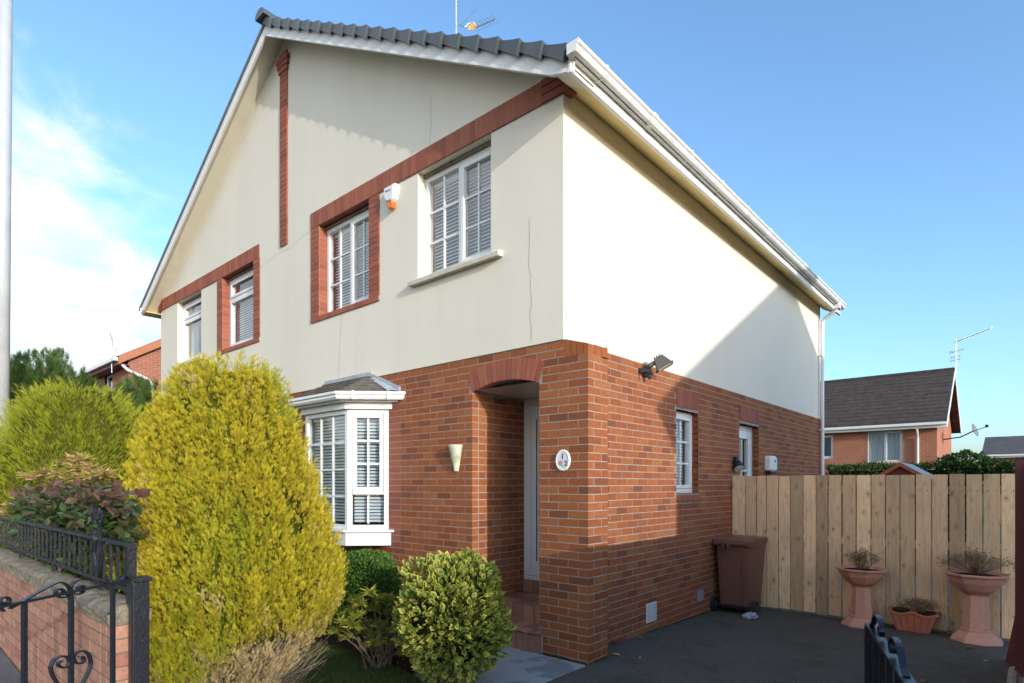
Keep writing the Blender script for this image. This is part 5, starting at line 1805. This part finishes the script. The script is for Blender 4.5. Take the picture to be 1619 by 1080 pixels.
# lamp post on the left
LP = thing('lamp_post', (-11.3, -2.45, 0), 'plain grey lamp post rising at the left edge of the picture', 'lamp post')
p0 = atF(3, 400, 11.0)
lb = Vector((p0.x, p0.y, 0))
ln_ = RV * .013
MB().tube([lb - ln_ * 4 + Vector((0, 0, -.05)), lb - ln_ * 2.4 + Vector((0, 0, 1.3))], .18, 16).build('base', M_GALV, LP, smooth=True)
MB().tube([lb - ln_ * 2.4 + Vector((0, 0, 1.3)), lb + ln_ * 6 + Vector((0, 0, 12.5))], .125, 16, .11).build('column', M_GALV, LP, smooth=True)

# ------------------------------------------------------------------ foliage
def basis(D, twist):
    """per-sprig frames: Y along D, X sideways, Z = face normal, spun by twist"""
    D = D / np.linalg.norm(D, axis=1, keepdims=True)
    ref = np.tile(np.array([.12, .31, .94]), (len(D), 1))
    alt = np.abs((D * ref).sum(1)) > .96
    ref[alt] = (1, 0, 0)
    X = np.cross(D, ref)
    X /= np.linalg.norm(X, axis=1, keepdims=True)
    Z = np.cross(X, D)
    c, s = np.cos(twist)[:, None], np.sin(twist)[:, None]
    return X * c + Z * s, D, Z * c - X * s
def scatter(name, P, D, size, tmpl, mat, parent=None, rnd=None, dead=None, kind='stuff', label=None, cat=None, twist=None, rnd2=None, origin=(0, 0, 0)):
    """place a small template (verts x,y,z; faces of 3 or 4; tip value per vertex) at P along D"""
    tv, tf, tt = tmpl
    tv, tf, tt = np.array(tv, float), np.array(tf, int), np.array(tt, float)
    n = len(P)
    size = np.broadcast_to(size, n)
    X, Y, Z = basis(np.asarray(D, float), RNG.uniform(0, 2 * np.pi, n) if twist is None else twist)
    V = P[:, None, :] + (tv[None, :, 0, None] * X[:, None, :] + tv[None, :, 1, None] * Y[:, None, :] + tv[None, :, 2, None] * Z[:, None, :]) * size[:, None, None]
    F = tf[None] + (np.arange(n) * len(tv))[:, None, None]
    k = len(tv)
    rnd = RNG.random(n) if rnd is None else rnd
    rnd2 = RNG.random(n) if rnd2 is None else rnd2
    at = {'rnd': np.repeat(rnd, k), 'rnd2': np.repeat(rnd2, k), 'tip': np.tile(tt, n)}
    at['dead'] = np.repeat(dead if dead is not None else np.zeros(n), k)
    o = raw_mesh(name, V.reshape(-1, 3), F.reshape(-1, tf.shape[1]), mat, at, parent, origin=origin, kind=kind)
    if label: tag(o, label, cat)
    return o
def spray(lobes=7, spread=.5, hw=.03):
    """a flat fan of scale leaves: a stem with pointed side lobes"""
    v, f, t = [], [], []
    for i in range(lobes):
        u = i / (lobes - 1)
        y = .05 + .72 * u
        sg = 1 if i % 2 else -1
        ln = .34 * (1 - .55 * u)
        if i == lobes - 1: sg, ln = 0, .30
        b = len(v)
        v += [(-hw, y - .07, 0), (hw, y + .07, 0), (sg * ln * spread * 1.6, y + ln * .75 + (.05 if sg == 0 else 0), .05 * sg)]
        t += [y * .5, y * .6, min(1, y + .35)]
        f.append((b, b + 1, b + 2))
    return v, f, t
SPRAY = spray(9, .60, .018)
THIN = spray(7, .32)
FEATHER = spray(9, .75)
LEAF = ([(0, 0, 0), (.24, .28, .07), (.30, .58, .09), (0, 1, -.05), (-.30, .58, .09), (-.24, .28, .07), (0, .5, 0)],
        [(0, 1, 6), (1, 2, 6), (2, 3, 6), (3, 4, 6), (4, 5, 6), (5, 0, 6)], [.2, .75, .85, 1, .85, .75, 0])
LANCE = ([(0, 0, 0), (.11, .35, .03), (0, 1, -.10), (-.11, .35, .03)], [(0, 1, 2), (0, 2, 3)], [.1, .6, 1, .6])
def blob_core(name, prof, c, offs, mat, parent, k=18, f=.80):
    m = MB()
    vs, fs = [], []
    for j, (r_, z) in enumerate(prof):
        for i in range(k):
            a = 2 * math.pi * i / k
            vs.append((c[0] + offs[j][0] + r_ * f * math.cos(a), c[1] + offs[j][1] + r_ * f * math.sin(a), c[2] + z))
    n = len(prof)
    fs = [(j * k + i, j * k + (i + 1) % k, (j + 1) * k + (i + 1) % k, (j + 1) * k + i) for j in range(n - 1) for i in range(k)] + [tuple(range(k)), tuple((n - 1) * k + i for i in range(k))]
    m.add(vs, fs)
    return m.build(name, mat, parent, smooth=True)

# --- big golden conifer in front of the house --------------------------------
CF = 4.3
rows = [(580, 352, 398), (590, 318, 425), (605, 288, 440), (625, 272, 450), (660, 250, 462), (700, 234, 476), (750, 222, 492), (800, 217, 508), (850, 218, 524), (900, 222, 538), (940, 226, 536),
        (970, 230, 524), (1000, 234, 505), (1040, 238, 470), (1080, 246, 438), (1120, 262, 420)]
cc = atF(375, 765, CF)
GC = thing('golden_conifer', (cc.x, cc.y, 0), 'tall clipped golden yellow conifer with bare tan foot in front of the house', 'conifer')
zs, rs, ofs = [], [], []
for y, l, r in rows[::-1]:
    zs.append(CAM.z - (y - HOR) * CF / FPX)
    rs.append((r - l) / 2 * CF / FPX)
    ofs.append(((l + r) / 2 - 375) * CF / FPX)
zs, rs, ofs = np.array(zs), np.array(rs), np.array(ofs)
def conifer_surface(n, zs, rs, ofs, c, streak=.10, lump=.10, seed=1., zbias=None):
    z = RNG.uniform(zs[0], zs[-1], n)
    w = np.interp(z, zs, rs)
    keep = RNG.random(n) < (w / rs.max()) * .9 + .1
    z = z[keep]
    th = RNG.uniform(0, 2 * np.pi, len(z))
    r = np.interp(z, zs, rs)
    q = np.stack([np.cos(th) * 3, np.sin(th) * 3, z * 1.2], 1)
    q2 = np.stack([np.cos(th) * 11, np.sin(th) * 11, z * 2.2], 1)
    q3 = np.stack([np.cos(th) * 5, np.sin(th) * 5, z * 4], 1)
    crev = vnoise(q2, 1., seed)
    lumpn = vnoise(q, 1., seed + 2) - .5
    rr = r * (1 + lump * lumpn * 2 + .05 * (vnoise(q3, 1., seed + 4) - .5)) - streak * np.clip(.55 - crev, 0, 1) * 2.2 * np.minimum(1, r / .4)
    rr *= 1 - .16 * RNG.random(len(z)) ** 2
    o = np.interp(z, zs, ofs)
    P = np.stack([c[0] + o * RV.x + rr * np.cos(th), c[1] + o * RV.y + rr * np.sin(th), z], 1)
    N = np.stack([np.cos(th), np.sin(th), np.zeros(len(z))], 1)
    return P, N, th, z, crev
prof = [(max(.02, r), z) for r, z in zip(rs, zs)]
prof = [(r, z - (.05 if i > len(prof) - 3 else 0)) for i, (r, z) in enumerate(prof)]
def fronds(name, P, N, axis_out, length, width, per, size, tmpl, mat, parent, rnd, dead=None):
    """upright flame-shaped fronds, each a flat fan of small sprays"""
    n = len(P)
    A = N * axis_out[:, None] + np.array([0, 0, 1.]) + RNG.normal(0, .10, (n, 3))
    A /= np.linalg.norm(A, axis=1, keepdims=True)
    tan = np.cross(A, N)
    tan /= np.linalg.norm(tan, axis=1, keepdims=True) + 1e-9
    ang = RNG.normal(0, .7, n)
    S = tan * np.cos(ang)[:, None] + N * np.sin(ang)[:, None]
    L = RNG.uniform(*length, n)
    W = RNG.uniform(*width, n)
    t = RNG.random((n, per)) ** .85
    lat = RNG.normal(0, .5, (n, per))
    prof_ = np.sin(np.pi * np.clip(t * .8 + .2, 0, 1)) ** .7
    Q = P[:, None, :] + A[:, None, :] * (t * L[:, None])[..., None] + S[:, None, :] * (lat * W[:, None] * prof_)[..., None] + N[:, None, :] * (RNG.normal(0, .012, (n, per)))[..., None]
    D = A[:, None, :] * 1.0 + S[:, None, :] * (lat * .75)[..., None] + N[:, None, :] * .25 + RNG.normal(0, .16, (n, per, 3))
    r_ = np.clip(np.repeat(rnd, per) + RNG.normal(0, .10, n * per), 0, 1)
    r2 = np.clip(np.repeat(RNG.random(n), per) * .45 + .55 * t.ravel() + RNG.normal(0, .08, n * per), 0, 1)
    d_ = np.repeat(dead, per) * RNG.uniform(.6, 1, n * per) if dead is not None else None
    sz = RNG.uniform(*size, n * per)
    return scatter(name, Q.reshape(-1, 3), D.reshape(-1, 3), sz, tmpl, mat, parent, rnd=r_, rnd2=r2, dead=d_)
P, N, th, z, crev = conifer_surface(8600, zs - .08, rs * .925, ofs, (cc.x, cc.y), .13, .06)
topness = np.clip((z - (zs[-1] - .35)) / .35, 0, 1)
foot = np.clip((.36 - z + .36 * (vnoise(P, 3., 9) - .5) + .36 * ((P[:, 0] - cc.x) * RV.x + (P[:, 1] - cc.y) * RV.y)) / .16, 0, 1)
keepd = ~((foot > .5) & (RNG.random(len(z)) < .45))
rv = np.clip(.42 + 1.0 * (vnoise(P * np.array([1, 1, .45]), 3.4, 5) - .5) + RNG.normal(0, .2, len(z)) + .9 * np.clip(.45 - crev, 0, 1), 0, 1)
brown = (vnoise(P, 6.5, 12) > .80) * RNG.random(len(z)) * .8
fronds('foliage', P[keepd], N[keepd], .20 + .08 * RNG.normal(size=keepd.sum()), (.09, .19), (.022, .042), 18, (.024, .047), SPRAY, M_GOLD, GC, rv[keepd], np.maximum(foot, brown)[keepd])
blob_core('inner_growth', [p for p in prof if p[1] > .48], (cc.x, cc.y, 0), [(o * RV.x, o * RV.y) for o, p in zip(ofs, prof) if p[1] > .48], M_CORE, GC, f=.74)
m = MB()
m.tube([(cc.x, cc.y, -.05), (cc.x, cc.y, 1.4)], .09, 10, .04)
m.build('trunk', M_BARK, GC)
m = MB()
for k in range(420):
    a = random.uniform(0, 2 * math.pi)
    r0 = random.uniform(.02, .25)
    z0 = random.uniform(.0, .35)
    r1 = random.uniform(.35, .66) if math.cos(a - math.atan2(RV.y, RV.x)) > -.2 else random.uniform(.3, .52)
    z1 = z0 + random.uniform(.05, .45)
    p0 = Vector((cc.x + r0 * math.cos(a), cc.y + r0 * math.sin(a), z0))
    p2 = Vector((cc.x + r1 * math.cos(a + .2), cc.y + r1 * math.sin(a + .2), z1))
    pm_ = p0.lerp(p2, .5) + Vector((random.uniform(-.05, .05), random.uniform(-.05, .05), -.06))
    m.tube([p0, pm_, p2], random.uniform(.002, .0045), 3, .0012)
m.build('bare_twigs', M_TWIG, GC, kind='stuff')

# --- round golden conifer further left ----------------------------------------
C2F = 9.0
rows2 = [(616, 95, 160), (622, 75, 178), (640, 52, 196), (670, 34, 214), (700, 16, 226), (740, -6, 236), (790, -26, 244), (840, -40, 248), (900, -46, 246), (960, -40, 236), (990, -20, 220)]
c2 = atF(115, 765, C2F)
G2 = thing('golden_conifer', (c2.x, c2.y, 0), 'wide dome-shaped lime yellow conifer behind the railing on the left', 'conifer')
zs2 = np.array([CAM.z - (y - HOR) * C2F / FPX for y, l, r in rows2[::-1]])
rs2 = np.array([(r - l) / 2 * C2F / FPX for y, l, r in rows2[::-1]])
of2 = np.array([((l + r) / 2 - 115) * C2F / FPX for y, l, r in rows2[::-1]])
P, N, th, z, crev = conifer_surface(5600, zs2 - .16, rs2 * .90, of2, (c2.x, c2.y), .20, .10, 3.)
topness = np.clip((z - (zs2[-1] - .6)) / .6, 0, 1)
rv = np.clip(.40 + .9 * (vnoise(P, 1.6, 5) - .5) + RNG.normal(0, .2, len(z)) + .6 * np.clip(.45 - crev, 0, 1), 0, 1)
fronds('foliage', P, N, .65 - .45 * topness, (.18, .34), (.05, .09), 15, (.055, .10), THIN, M_GOLD2, G2, rv)
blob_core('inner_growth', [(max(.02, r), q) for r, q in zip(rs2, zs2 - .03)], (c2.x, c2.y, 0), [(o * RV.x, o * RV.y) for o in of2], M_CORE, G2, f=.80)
MB().tube([(c2.x, c2.y, -.05), (c2.x, c2.y, 1.2)], .09, 10, .05).build('trunk', M_BARK, G2)

# --- bushy dark conifers behind ------------------------------------------------
def feathery_tree(name, label, c, h, rx, ry, n, mat=M_HEDGE, size=(.12, .26), droop=.35):
    T_ = thing(name, c, label, 'tree')
    u = RNG.normal(size=(n, 3))
    u /= np.linalg.norm(u, axis=1, keepdims=True)
    rad = 1 - .35 * RNG.random(n) ** 1.6
    lum = .66 + .72 * vnoise(u * 3.4 + 5, 1., c[0])
    P = np.array(c) + np.stack([u[:, 0] * rx, u[:, 1] * ry, u[:, 2] * h * .5], 1) * (rad * lum)[:, None] + np.array([0, 0, h * .5])
    P = P[P[:, 2] > c[2] + .05]
    u = (P - np.array(c) - np.array([0, 0, h * .5]))
    u /= np.linalg.norm(u, axis=1, keepdims=True)
    D = u + np.array([0, 0, .35]) + RNG.normal(0, .3, u.shape)
    rv = np.clip(.45 + .9 * (vnoise(P, 1.6, 2) - .5) + RNG.normal(0, .2, len(P)), 0, 1)
    scatter('crown', P, D, RNG.uniform(*size, len(P)), FEATHER, mat, T_, rnd=rv)
    m = MB().tube([c, (c[0], c[1], c[2] + h * .8)], .12, 8, .04)
    for k in range(14):
        a, t = random.uniform(0, 6.28), random.uniform(.15, .7)
        m.tube([(c[0], c[1], c[2] + h * t), (c[0] + rx * .7 * math.cos(a), c[1] + ry * .7 * math.sin(a), c[2] + h * (t + .15))], .035, 5, .01)
    m.build('trunk', M_BARK, T_)
    return T_
t1 = atF(45, 765, 14.0)
T1 = feathery_tree('dark_conifer', 'dark green feathery conifer rising beside the lamp post', (t1.x, t1.y, 0), 4.45, 1.6, 1.3, 15000)
t2 = atF(128, 765, 14.5)
feathery_tree('dark_conifer', 'dark green feathery conifer below the eaves of the left house', (t2.x, t2.y, 0), 4.05, 1.6, 1.2, 14000)
t3 = atF(230, 765, 13.5)
feathery_tree('dark_conifer', 'dark green conifer sprigs between the dome conifer and the house corner', (t3.x, t3.y, 0), 3.75, .6, .8, 6000)
for tx, ty, f_, L_ in ((30, 566, 14.0, .6), (68, 578, 14.2, .5), (108, 592, 14.4, .5), (150, 603, 14.5, .4)):     # long leading shoots
    p = atF(tx, ty, f_)
    n = 60
    tt = np.linspace(0, 1, n)
    base = np.array([p.x, p.y, p.z - L_])
    dirn = np.array([.55 * RV.x, .55 * RV.y, 1.])
    Ps = base + dirn * (tt * L_)[:, None] + RNG.normal(0, .02, (n, 3))
    scatter('leading_shoot', Ps, dirn + RNG.normal(0, .5, (n, 3)), .10 * (1.2 - .7 * tt), THIN, M_HEDGE, T1)

# --- variegated euonymus by the path ---------------------------------------------
def leafy_ball(name, label, cat, c, rx, rz, n, size, tmpl, mat, core, clump=.16, up=.35, zb_=.02, dead=None, seed=0., stems=True, flat=None, core_f=.78):
    T_ = thing(name, (c[0], c[1], 0), label, cat)
    u = RNG.normal(size=(n, 3))
    u /= np.linalg.norm(u, axis=1, keepdims=True)
    lum = 1 - clump + 2 * clump * vnoise(u * 3.2 + 3, 1., seed + 1)
    rad = (1 - .22 * RNG.random(n) ** 1.5) * lum
    P = np.array(c) + u * rad[:, None] * np.array([rx, rx, rz])
    ok = P[:, 2] > zb_
    P, u = P[ok], u[ok]
    D = u * 1.0 + np.array([0, 0, up]) + RNG.normal(0, .38, u.shape)
    rv = np.clip(.4 + .8 * (vnoise(P, 5., seed) - .5) + RNG.normal(0, .25, len(P)), 0, 1)
    dd = dead(P) if dead else None
    scatter('leaves', P, D, RNG.uniform(*size, len(P)), tmpl, mat, T_, rnd=rv, dead=dd)
    m = MB()
    vs, fs = [], []
    K, J = 14, 9
    for j in range(J + 1):
        ph = math.pi * j / J
        for i in range(K):
            a = 2 * math.pi * i / K
            vs.append((c[0] + rx * core_f * math.sin(ph) * math.cos(a), c[1] + rx * core_f * math.sin(ph) * math.sin(a), max(zb_ + .06, c[2] + rz * core_f * math.cos(ph))))
    fs = [(j * K + i, j * K + (i + 1) % K, (j + 1) * K + (i + 1) % K, (j + 1) * K + i) for j in range(J) for i in range(K)]
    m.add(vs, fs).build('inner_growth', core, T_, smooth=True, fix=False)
    if stems:
        m = MB()
        for k in range(7):
            a = random.uniform(0, 6.28)
            m.tube([(c[0] + .03 * math.cos(a), c[1] + .03 * math.sin(a), -.03), (c[0] + rx * .4 * math.cos(a), c[1] + rx * .4 * math.sin(a), c[2])], .012, 5, .006)
        m.build('stems', M_BARK, T_)
    return T_
e = atF(715, 765, 4.72)
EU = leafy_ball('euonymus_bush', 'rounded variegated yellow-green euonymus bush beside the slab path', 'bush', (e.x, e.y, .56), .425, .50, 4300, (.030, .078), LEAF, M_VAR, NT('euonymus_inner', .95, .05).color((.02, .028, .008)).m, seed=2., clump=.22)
Ps = []
for px, py in ((680, 880), (702, 888), (738, 873), (760, 890), (770, 905)):
    p = atF(px, py + 8, 4.7)
    for k in range(12): Ps.append((p.x + random.gauss(0, .02), p.y + random.gauss(0, .02), p.z + random.uniform(-.07, .04)))
Ps = np.array(Ps)
scatter('top_shoots', Ps, RNG.normal(0, .5, Ps.shape) + np.array([0, 0, 1.]), RNG.uniform(.045, .065, len(Ps)), LEAF, M_VAR, EU, rnd=RNG.random(len(Ps)) * .4)

# --- clipped green box ball under the bay ------------------------------------------
e = atF(576, 765, 5.65)
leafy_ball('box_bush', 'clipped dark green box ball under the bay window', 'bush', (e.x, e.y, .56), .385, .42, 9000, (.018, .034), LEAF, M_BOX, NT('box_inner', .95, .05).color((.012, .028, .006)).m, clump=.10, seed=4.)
# --- low yellow-green pieris between them -------------------------------------------
def rosettes(name, label, cat, centres, n, size, mat, stems_from, dead=None, parent=None):
    T_ = parent or thing(name, stems_from, label, cat)
    P, D, S = [], [], []
    m = MB()
    for c_, r_ in centres:
        for k in range(n):
            a = random.uniform(0, 6.28)
            el = random.uniform(-.25, .9)
            P.append((c_[0] + random.gauss(0, r_ * .25), c_[1] + random.gauss(0, r_ * .25), c_[2] + random.gauss(0, r_ * .15)))
            D.append((math.cos(a) * math.cos(el), math.sin(a) * math.cos(el), math.sin(el)))
            S.append(random.uniform(*size))
        b = Vector(stems_from) + Vector((random.gauss(0, .05), random.gauss(0, .05), 0))
        m.tube([b, b.lerp(Vector(c_), .55) + Vector((0, 0, .03)), c_], .007, 5, .003)
    P, D = np.array(P), np.array(D)
    dd = np.array(dead) if dead is not None else None
    scatter('leaves', P, D, np.array(S), LANCE, mat, T_, rnd=RNG.random(len(P)), twist=RNG.normal(0, .4, len(P)), dead=dd)
    m.build('stems', M_BARK, T_)
    return T_
cs = []
for px, py in ((560, 948), (585, 938), (612, 945), (540, 985), (565, 975), (590, 962), (615, 970), (636, 962), (600, 988), (575, 1000), (548, 1008), (628, 995), (640, 980), (615, 1015), (640, 1030), (655, 1015), (590, 1018), (530, 998), (570, 955), (600, 950), (552, 965), (625, 955), (580, 988), (610, 1000), (560, 990), (595, 1005), (632, 1012), (545, 975)):
    cs.append((tuple(atF(px, py, random.uniform(4.95, 5.35))), .05))
b = atF(600, 765, 5.15)
rosettes('pieris_shrub', 'low yellow-green whorled shrub between the box ball and the variegated bush', 'shrub', cs, 60, (.06, .10), M_PIER, (b.x, b.y, 0))

# --- pieris and bronze-leaved shrub behind the railing --------------------------------
cs, dd = [], []
def at_y(px, py, y):
    d = ray(px, py)
    return CAM + d * ((y - CAM.y) / d.y)
for px, py, y_ in ((120, 742, -2.75), (100, 736, -2.7), (145, 742, -2.75), (130, 728, -2.7), (118, 730, -2.7), (60, 757, -2.8), (75, 748, -2.75), (45, 753, -2.8), (90, 752, -2.8), (150, 757, -2.8), (165, 752, -2.75), (110, 760, -2.8), (135, 757, -2.85), (20, 800, -2.95), (35, 790, -2.9), (12, 815, -3.0), (25, 840, -3.1), (15, 855, -3.15), (30, 870, -3.2), (10, 790, -2.9), (5, 830, -3.0), (40, 825, -3.0),
                  (190, 870, -3.0), (205, 885, -3.05), (180, 890, -3.05), (165, 905, -3.1), (200, 905, -3.1), (150, 890, -3.1), (40, 885, -3.25), (130, 900, -3.15), (210, 868, -2.95), (196, 925, -3.15)):
    cs.append((tuple(at_y(px, py, y_)), .08))
    dd += [0 if (py > 820 or random.random() < .45) else random.uniform(.5, 1) for _ in range(80)]
b = at_y(95, 765, -2.85)
rosettes('pieris_shrub', 'pieris shrub with pink-tinged whorls rising behind the iron railing', 'shrub', cs, 80, (.08, .15), M_PIER, (b.x, b.y, .2), dead=dd)
b = at_y(125, 765, -3.0)
BR = thing('bronze_shrub', (b.x, b.y, .1), 'broad-leaved bronze and green shrub growing through the railing', 'shrub')
P = []
while len(P) < 2600:
    px, py = random.uniform(22, 222), random.uniform(765, 905)
    top = 788 - 20 * math.sin(max(0, min(1, (px - 20) / 200)) * math.pi) + 6 * math.sin(px * .13)
    if py < top + random.uniform(-7, 5): continue
    if px < 70 and py > 850 or px > 140 and py > 870: continue
    P.append(tuple(at_y(px, py, random.uniform(-3.34, -2.75))))
P = np.array(P)
D = np.array([.35, -.55, .35]) + RNG.normal(0, .55, P.shape)
bronze = np.clip((P[:, 2] - 1.40) / .15, 0, 1) * RNG.random(len(P)) + (RNG.random(len(P)) < .08) * .7
scatter('leaves', P, D, RNG.uniform(.05, .105, len(P)), LEAF, M_REDL, BR, dead=np.clip(bronze, 0, 1), twist=RNG.normal(0, .7, len(P)))
m = MB()
for k in range(26):
    px = random.uniform(60, 215)
    a = at_y(px, 930, -3.0)
    t = at_y(px + random.uniform(-15, 15), random.uniform(785, 840), random.uniform(-3.2, -2.85))
    m.tube([(a.x, a.y, .2), tuple(t)], .007, 5, .003)
m.build('stems', stained('reddish_stem', (.20, .09, .06), (.26, .14, .09), 9, .8, .2, 0), BR)

# --- hedge and bush beyond the timber fence ---------------------------------------------
def mass(name, label, cat, lo, hi, n, size, mat, core, tmpl=LEAF, as_thing=True, wob=.12):
    T_ = thing(name, ((lo[0] + hi[0]) / 2, (lo[1] + hi[1]) / 2, lo[2]), label, cat)
    lo, hi = np.array(lo), np.array(hi)
    P = lo + (hi - lo) * RNG.random((n, 3))
    fa = RNG.integers(0, 3, n)
    P[fa == 0, 2] = hi[2]
    P[fa == 1, 1] = lo[1]
    P[fa == 2, 0] = np.where(RNG.random((fa == 2).sum()) < .5, lo[0], hi[0])
    P += RNG.normal(0, .05, P.shape) + (vnoise(P, 1.7, 3)[:, None] - .5) * wob * 2
    D = RNG.normal(0, .5, P.shape) + np.array([0, -.3, .7])
    scatter('leaves', P, D, RNG.uniform(*size, n), tmpl, mat, T_)
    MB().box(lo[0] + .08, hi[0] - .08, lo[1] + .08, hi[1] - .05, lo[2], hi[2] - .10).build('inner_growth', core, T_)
    return T_
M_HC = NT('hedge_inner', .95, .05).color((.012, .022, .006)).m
hl, hr = atF(1290, 765, 17.5), atF(1500, 765, 17.5)
mass('clipped_hedge', 'clipped green hedge in front of the rear house', 'hedge', (hl.x, hl.y + 1.2, -.9), (hr.x + .6, hl.y + 2.2, CAM.z + (HOR - 740) * 18.5 / FPX), 9000, (.05, .09), M_BUSH, M_HC)
def round_bush(name, label, px, py, f_, r_, n, mat, size=(.06, .12)):
    c_ = atF(px, py, f_)
    return leafy_ball(name, label, 'bush', (c_.x, c_.y, c_.z), r_, r_ * .85, n, size, LEAF, mat, M_HC, clump=.28, seed=px * .01, zb_=-5, stems=False, core_f=.5)
round_bush('garden_bush', 'tall green bush against the gable of the rear house', 1522, 742, 16.5, .55, 1700, M_BUSH)
round_bush('garden_bush', 'low spreading green bush by the top right of the timber fence', 1568, 752, 16.0, .50, 1500, M_BUSH)
round_bush('garden_bush', 'small green bush nearest the top of the maroon post', 1604, 748, 15.5, .36, 900, M_BUSH)
for o in list(bpy.data.objects):
    if o.name.startswith('garden_bush'):
        MB().tube([tuple(Vector(o['_o']) + Vector((0, 0, -.95))), (o['_o'][0], o['_o'][1], 1.6)], .05, 6, .03).build('stem', M_BARK, o)

# --- dead heather in the planters --------------------------------------------------------
def dry_plant(label, c, r_, h, n, seed, flop=.5):
    T_ = thing('dried_plant', c, label, 'plant')
    m = MB()
    P, D = [], []
    rr = random.Random(seed)
    for k in range(n):
        a = rr.uniform(0, 6.28)
        q = rr.random()
        ex = Vector((c[0] + r_ * q * math.cos(a), c[1] + r_ * q * .7 * math.sin(a), c[2] + h * (1 - flop * q) * rr.uniform(.4, 1)))
        p0 = Vector((c[0] + .06 * math.cos(a) * q, c[1] + .04 * math.sin(a), c[2] - .01))
        pm_ = p0.lerp(ex, .5) + Vector((rr.gauss(0, .02), rr.gauss(0, .02), .03))
        m.tube([p0, pm_, ex], .0022, 3, .0012)
        for j in range(3):
            t = rr.uniform(.35, 1)
            b_ = pm_.lerp(ex, t)
            e_ = b_ + Vector((rr.gauss(0, .04), rr.gauss(0, .03), rr.gauss(.03, .03)))
            m.tube([b_, e_], .0014, 3, .0008)
            for _ in range(2):
                P.append(tuple(b_.lerp(e_, rr.random())))
                D.append((rr.gauss(0, 1), rr.gauss(0, 1), rr.gauss(.3, 1)))
    m.build('twigs', stained('dead_twig_%d' % seed, (.16, .10, .07), (.25, .17, .12), 20, .95, .1, 0), T_, kind='stuff')
    scatter('dry_leaves', np.array(P), np.array(D), RNG.uniform(.010, .022, len(P)), LEAF, M_DRY, T_)
dry_plant('dried brown heather in the urn nearer the bin', (U1[0], U1[1], U1[2] + .70), .20, .26, 90, 1, .3)
dry_plant('sprawling dried brown heather in the urn nearer the maroon fence', (U2[0], U2[1], U2[2] + .75), .40, .27, 130, 2, .45)
dry_plant('straggling dried plant in the red trough planter', (2.25, 3.9, tz + .235), .24, .17, 80, 3, .4)
m = MB().tube([(2.13, 3.9, tz + .23), (2.10, 3.88, tz + .36), (2.03, 3.87, tz + .43)], .003, 4)
m.build('bare_stem', M_TWIG, bpy.data.objects['dried_plant.002'])
n = 60
Ps = np.array([2.06, 3.9, tz + .24]) + RNG.normal(0, 1, (n, 3)) * np.array([.03, .03, .012])
scatter('green_shoots', Ps, RNG.normal(0, .5, (n, 3)) + np.array([0, 0, 1.]), RNG.uniform(.02, .035, n), LEAF, M_BUSH, bpy.data.objects['dried_plant.002'])

# --- grass and litter ----------------------------------------------------------------------
n = 26000
t = RNG.random(n)
ex = -4.6 + 4.1 * t
ey = -1.10 - .08 * np.sin(5 * t) - .24 * t * t
gy = ey - (RNG.random(n) ** 1.3) * 2.0 + RNG.normal(0, .015, n)
P = np.stack([ex, gy, np.full(n, .008)], 1)
ok = (P[:, 1] > -3.2)
P = P[ok]
D = RNG.normal(0, .45, P.shape) + np.array([0, 0, 1.])
BLADE = ([(-.06, 0, 0), (.06, 0, 0), (0, 1, .25)], [(0, 1, 2)], [0, 0, 1])
scatter('grass', P, D, RNG.uniform(.02, .05, len(P)), BLADE, M_GRASS, label='short green grass of the front lawn under the conifer', cat='grass', rnd=np.clip(vnoise(P, 3., 1) + RNG.normal(0, .2, len(P)), 0, 1))
n = 900
P = np.stack([RNG.uniform(-3.2, -.75, n), RNG.uniform(-2.2, -.1, n), np.full(n, .0)], 1)
P[:, 2] = .004
scatter('soil_litter', P, RNG.normal(0, 1, P.shape) * np.array([1, 1, .25]), RNG.uniform(.008, .03, n), LEAF, M_DRY, label='scattered dry leaf litter on the dark soil bed', cat='leaf litter', rnd=RNG.random(n) * .5)
n = 500
P = np.stack([RNG.uniform(.3, 3.1, n), RNG.uniform(-.5, 4.0, n), np.zeros(n)], 1)
P[:, 2] = np.where(P[:, 1] > 0, -.029 * P[:, 1], 0) + .004
scatter('drive_litter', P, RNG.normal(0, 1, P.shape) * np.array([1, 1, .2]), RNG.uniform(.004, .014, n), LEAF, M_DRY, label='tiny bits of dry litter and grit on the tarmac', cat='litter')
# moss line at the foot of the pier
n = 420
s_ = RNG.random(n)
P = np.where((RNG.random(n) < .7)[:, None], np.stack([OPX1 + .05 + s_ * .50, np.full(n, -.012), np.zeros(n)], 1), np.stack([np.full(n, .262), s_ * .33, np.zeros(n)], 1)) + RNG.normal(0, .006, (n, 3)) * np.array([1, 1, 0])
P[:, 2] = .006
k = 900
ya = RNG.random(k) ** .8 * 3.6 + .34
Pw = np.stack([.006 + np.abs(RNG.normal(0, .012, k)), ya, -.029 * ya + .004], 1)
k = 700
xa = RNG.random(k) * 3.0 + .05
Pf = np.stack([xa, 4.02 - np.abs(RNG.normal(0, .03, k)), np.full(k, -.112)], 1)
P = np.concatenate([P, Pw[vnoise(Pw, 2.2, 4) > .45], Pf[vnoise(Pf, 2.5, 6) > .42]])
scatter('moss', P, RNG.normal(0, .6, P.shape) + np.array([0, 0, 1.]), RNG.uniform(.006, .018, len(P)), LEAF, M_BUSH, label='thin broken line of green moss where the tarmac meets walls and fence', cat='moss')

for o in bpy.data.objects:
    if '_o' in o: del o['_o']
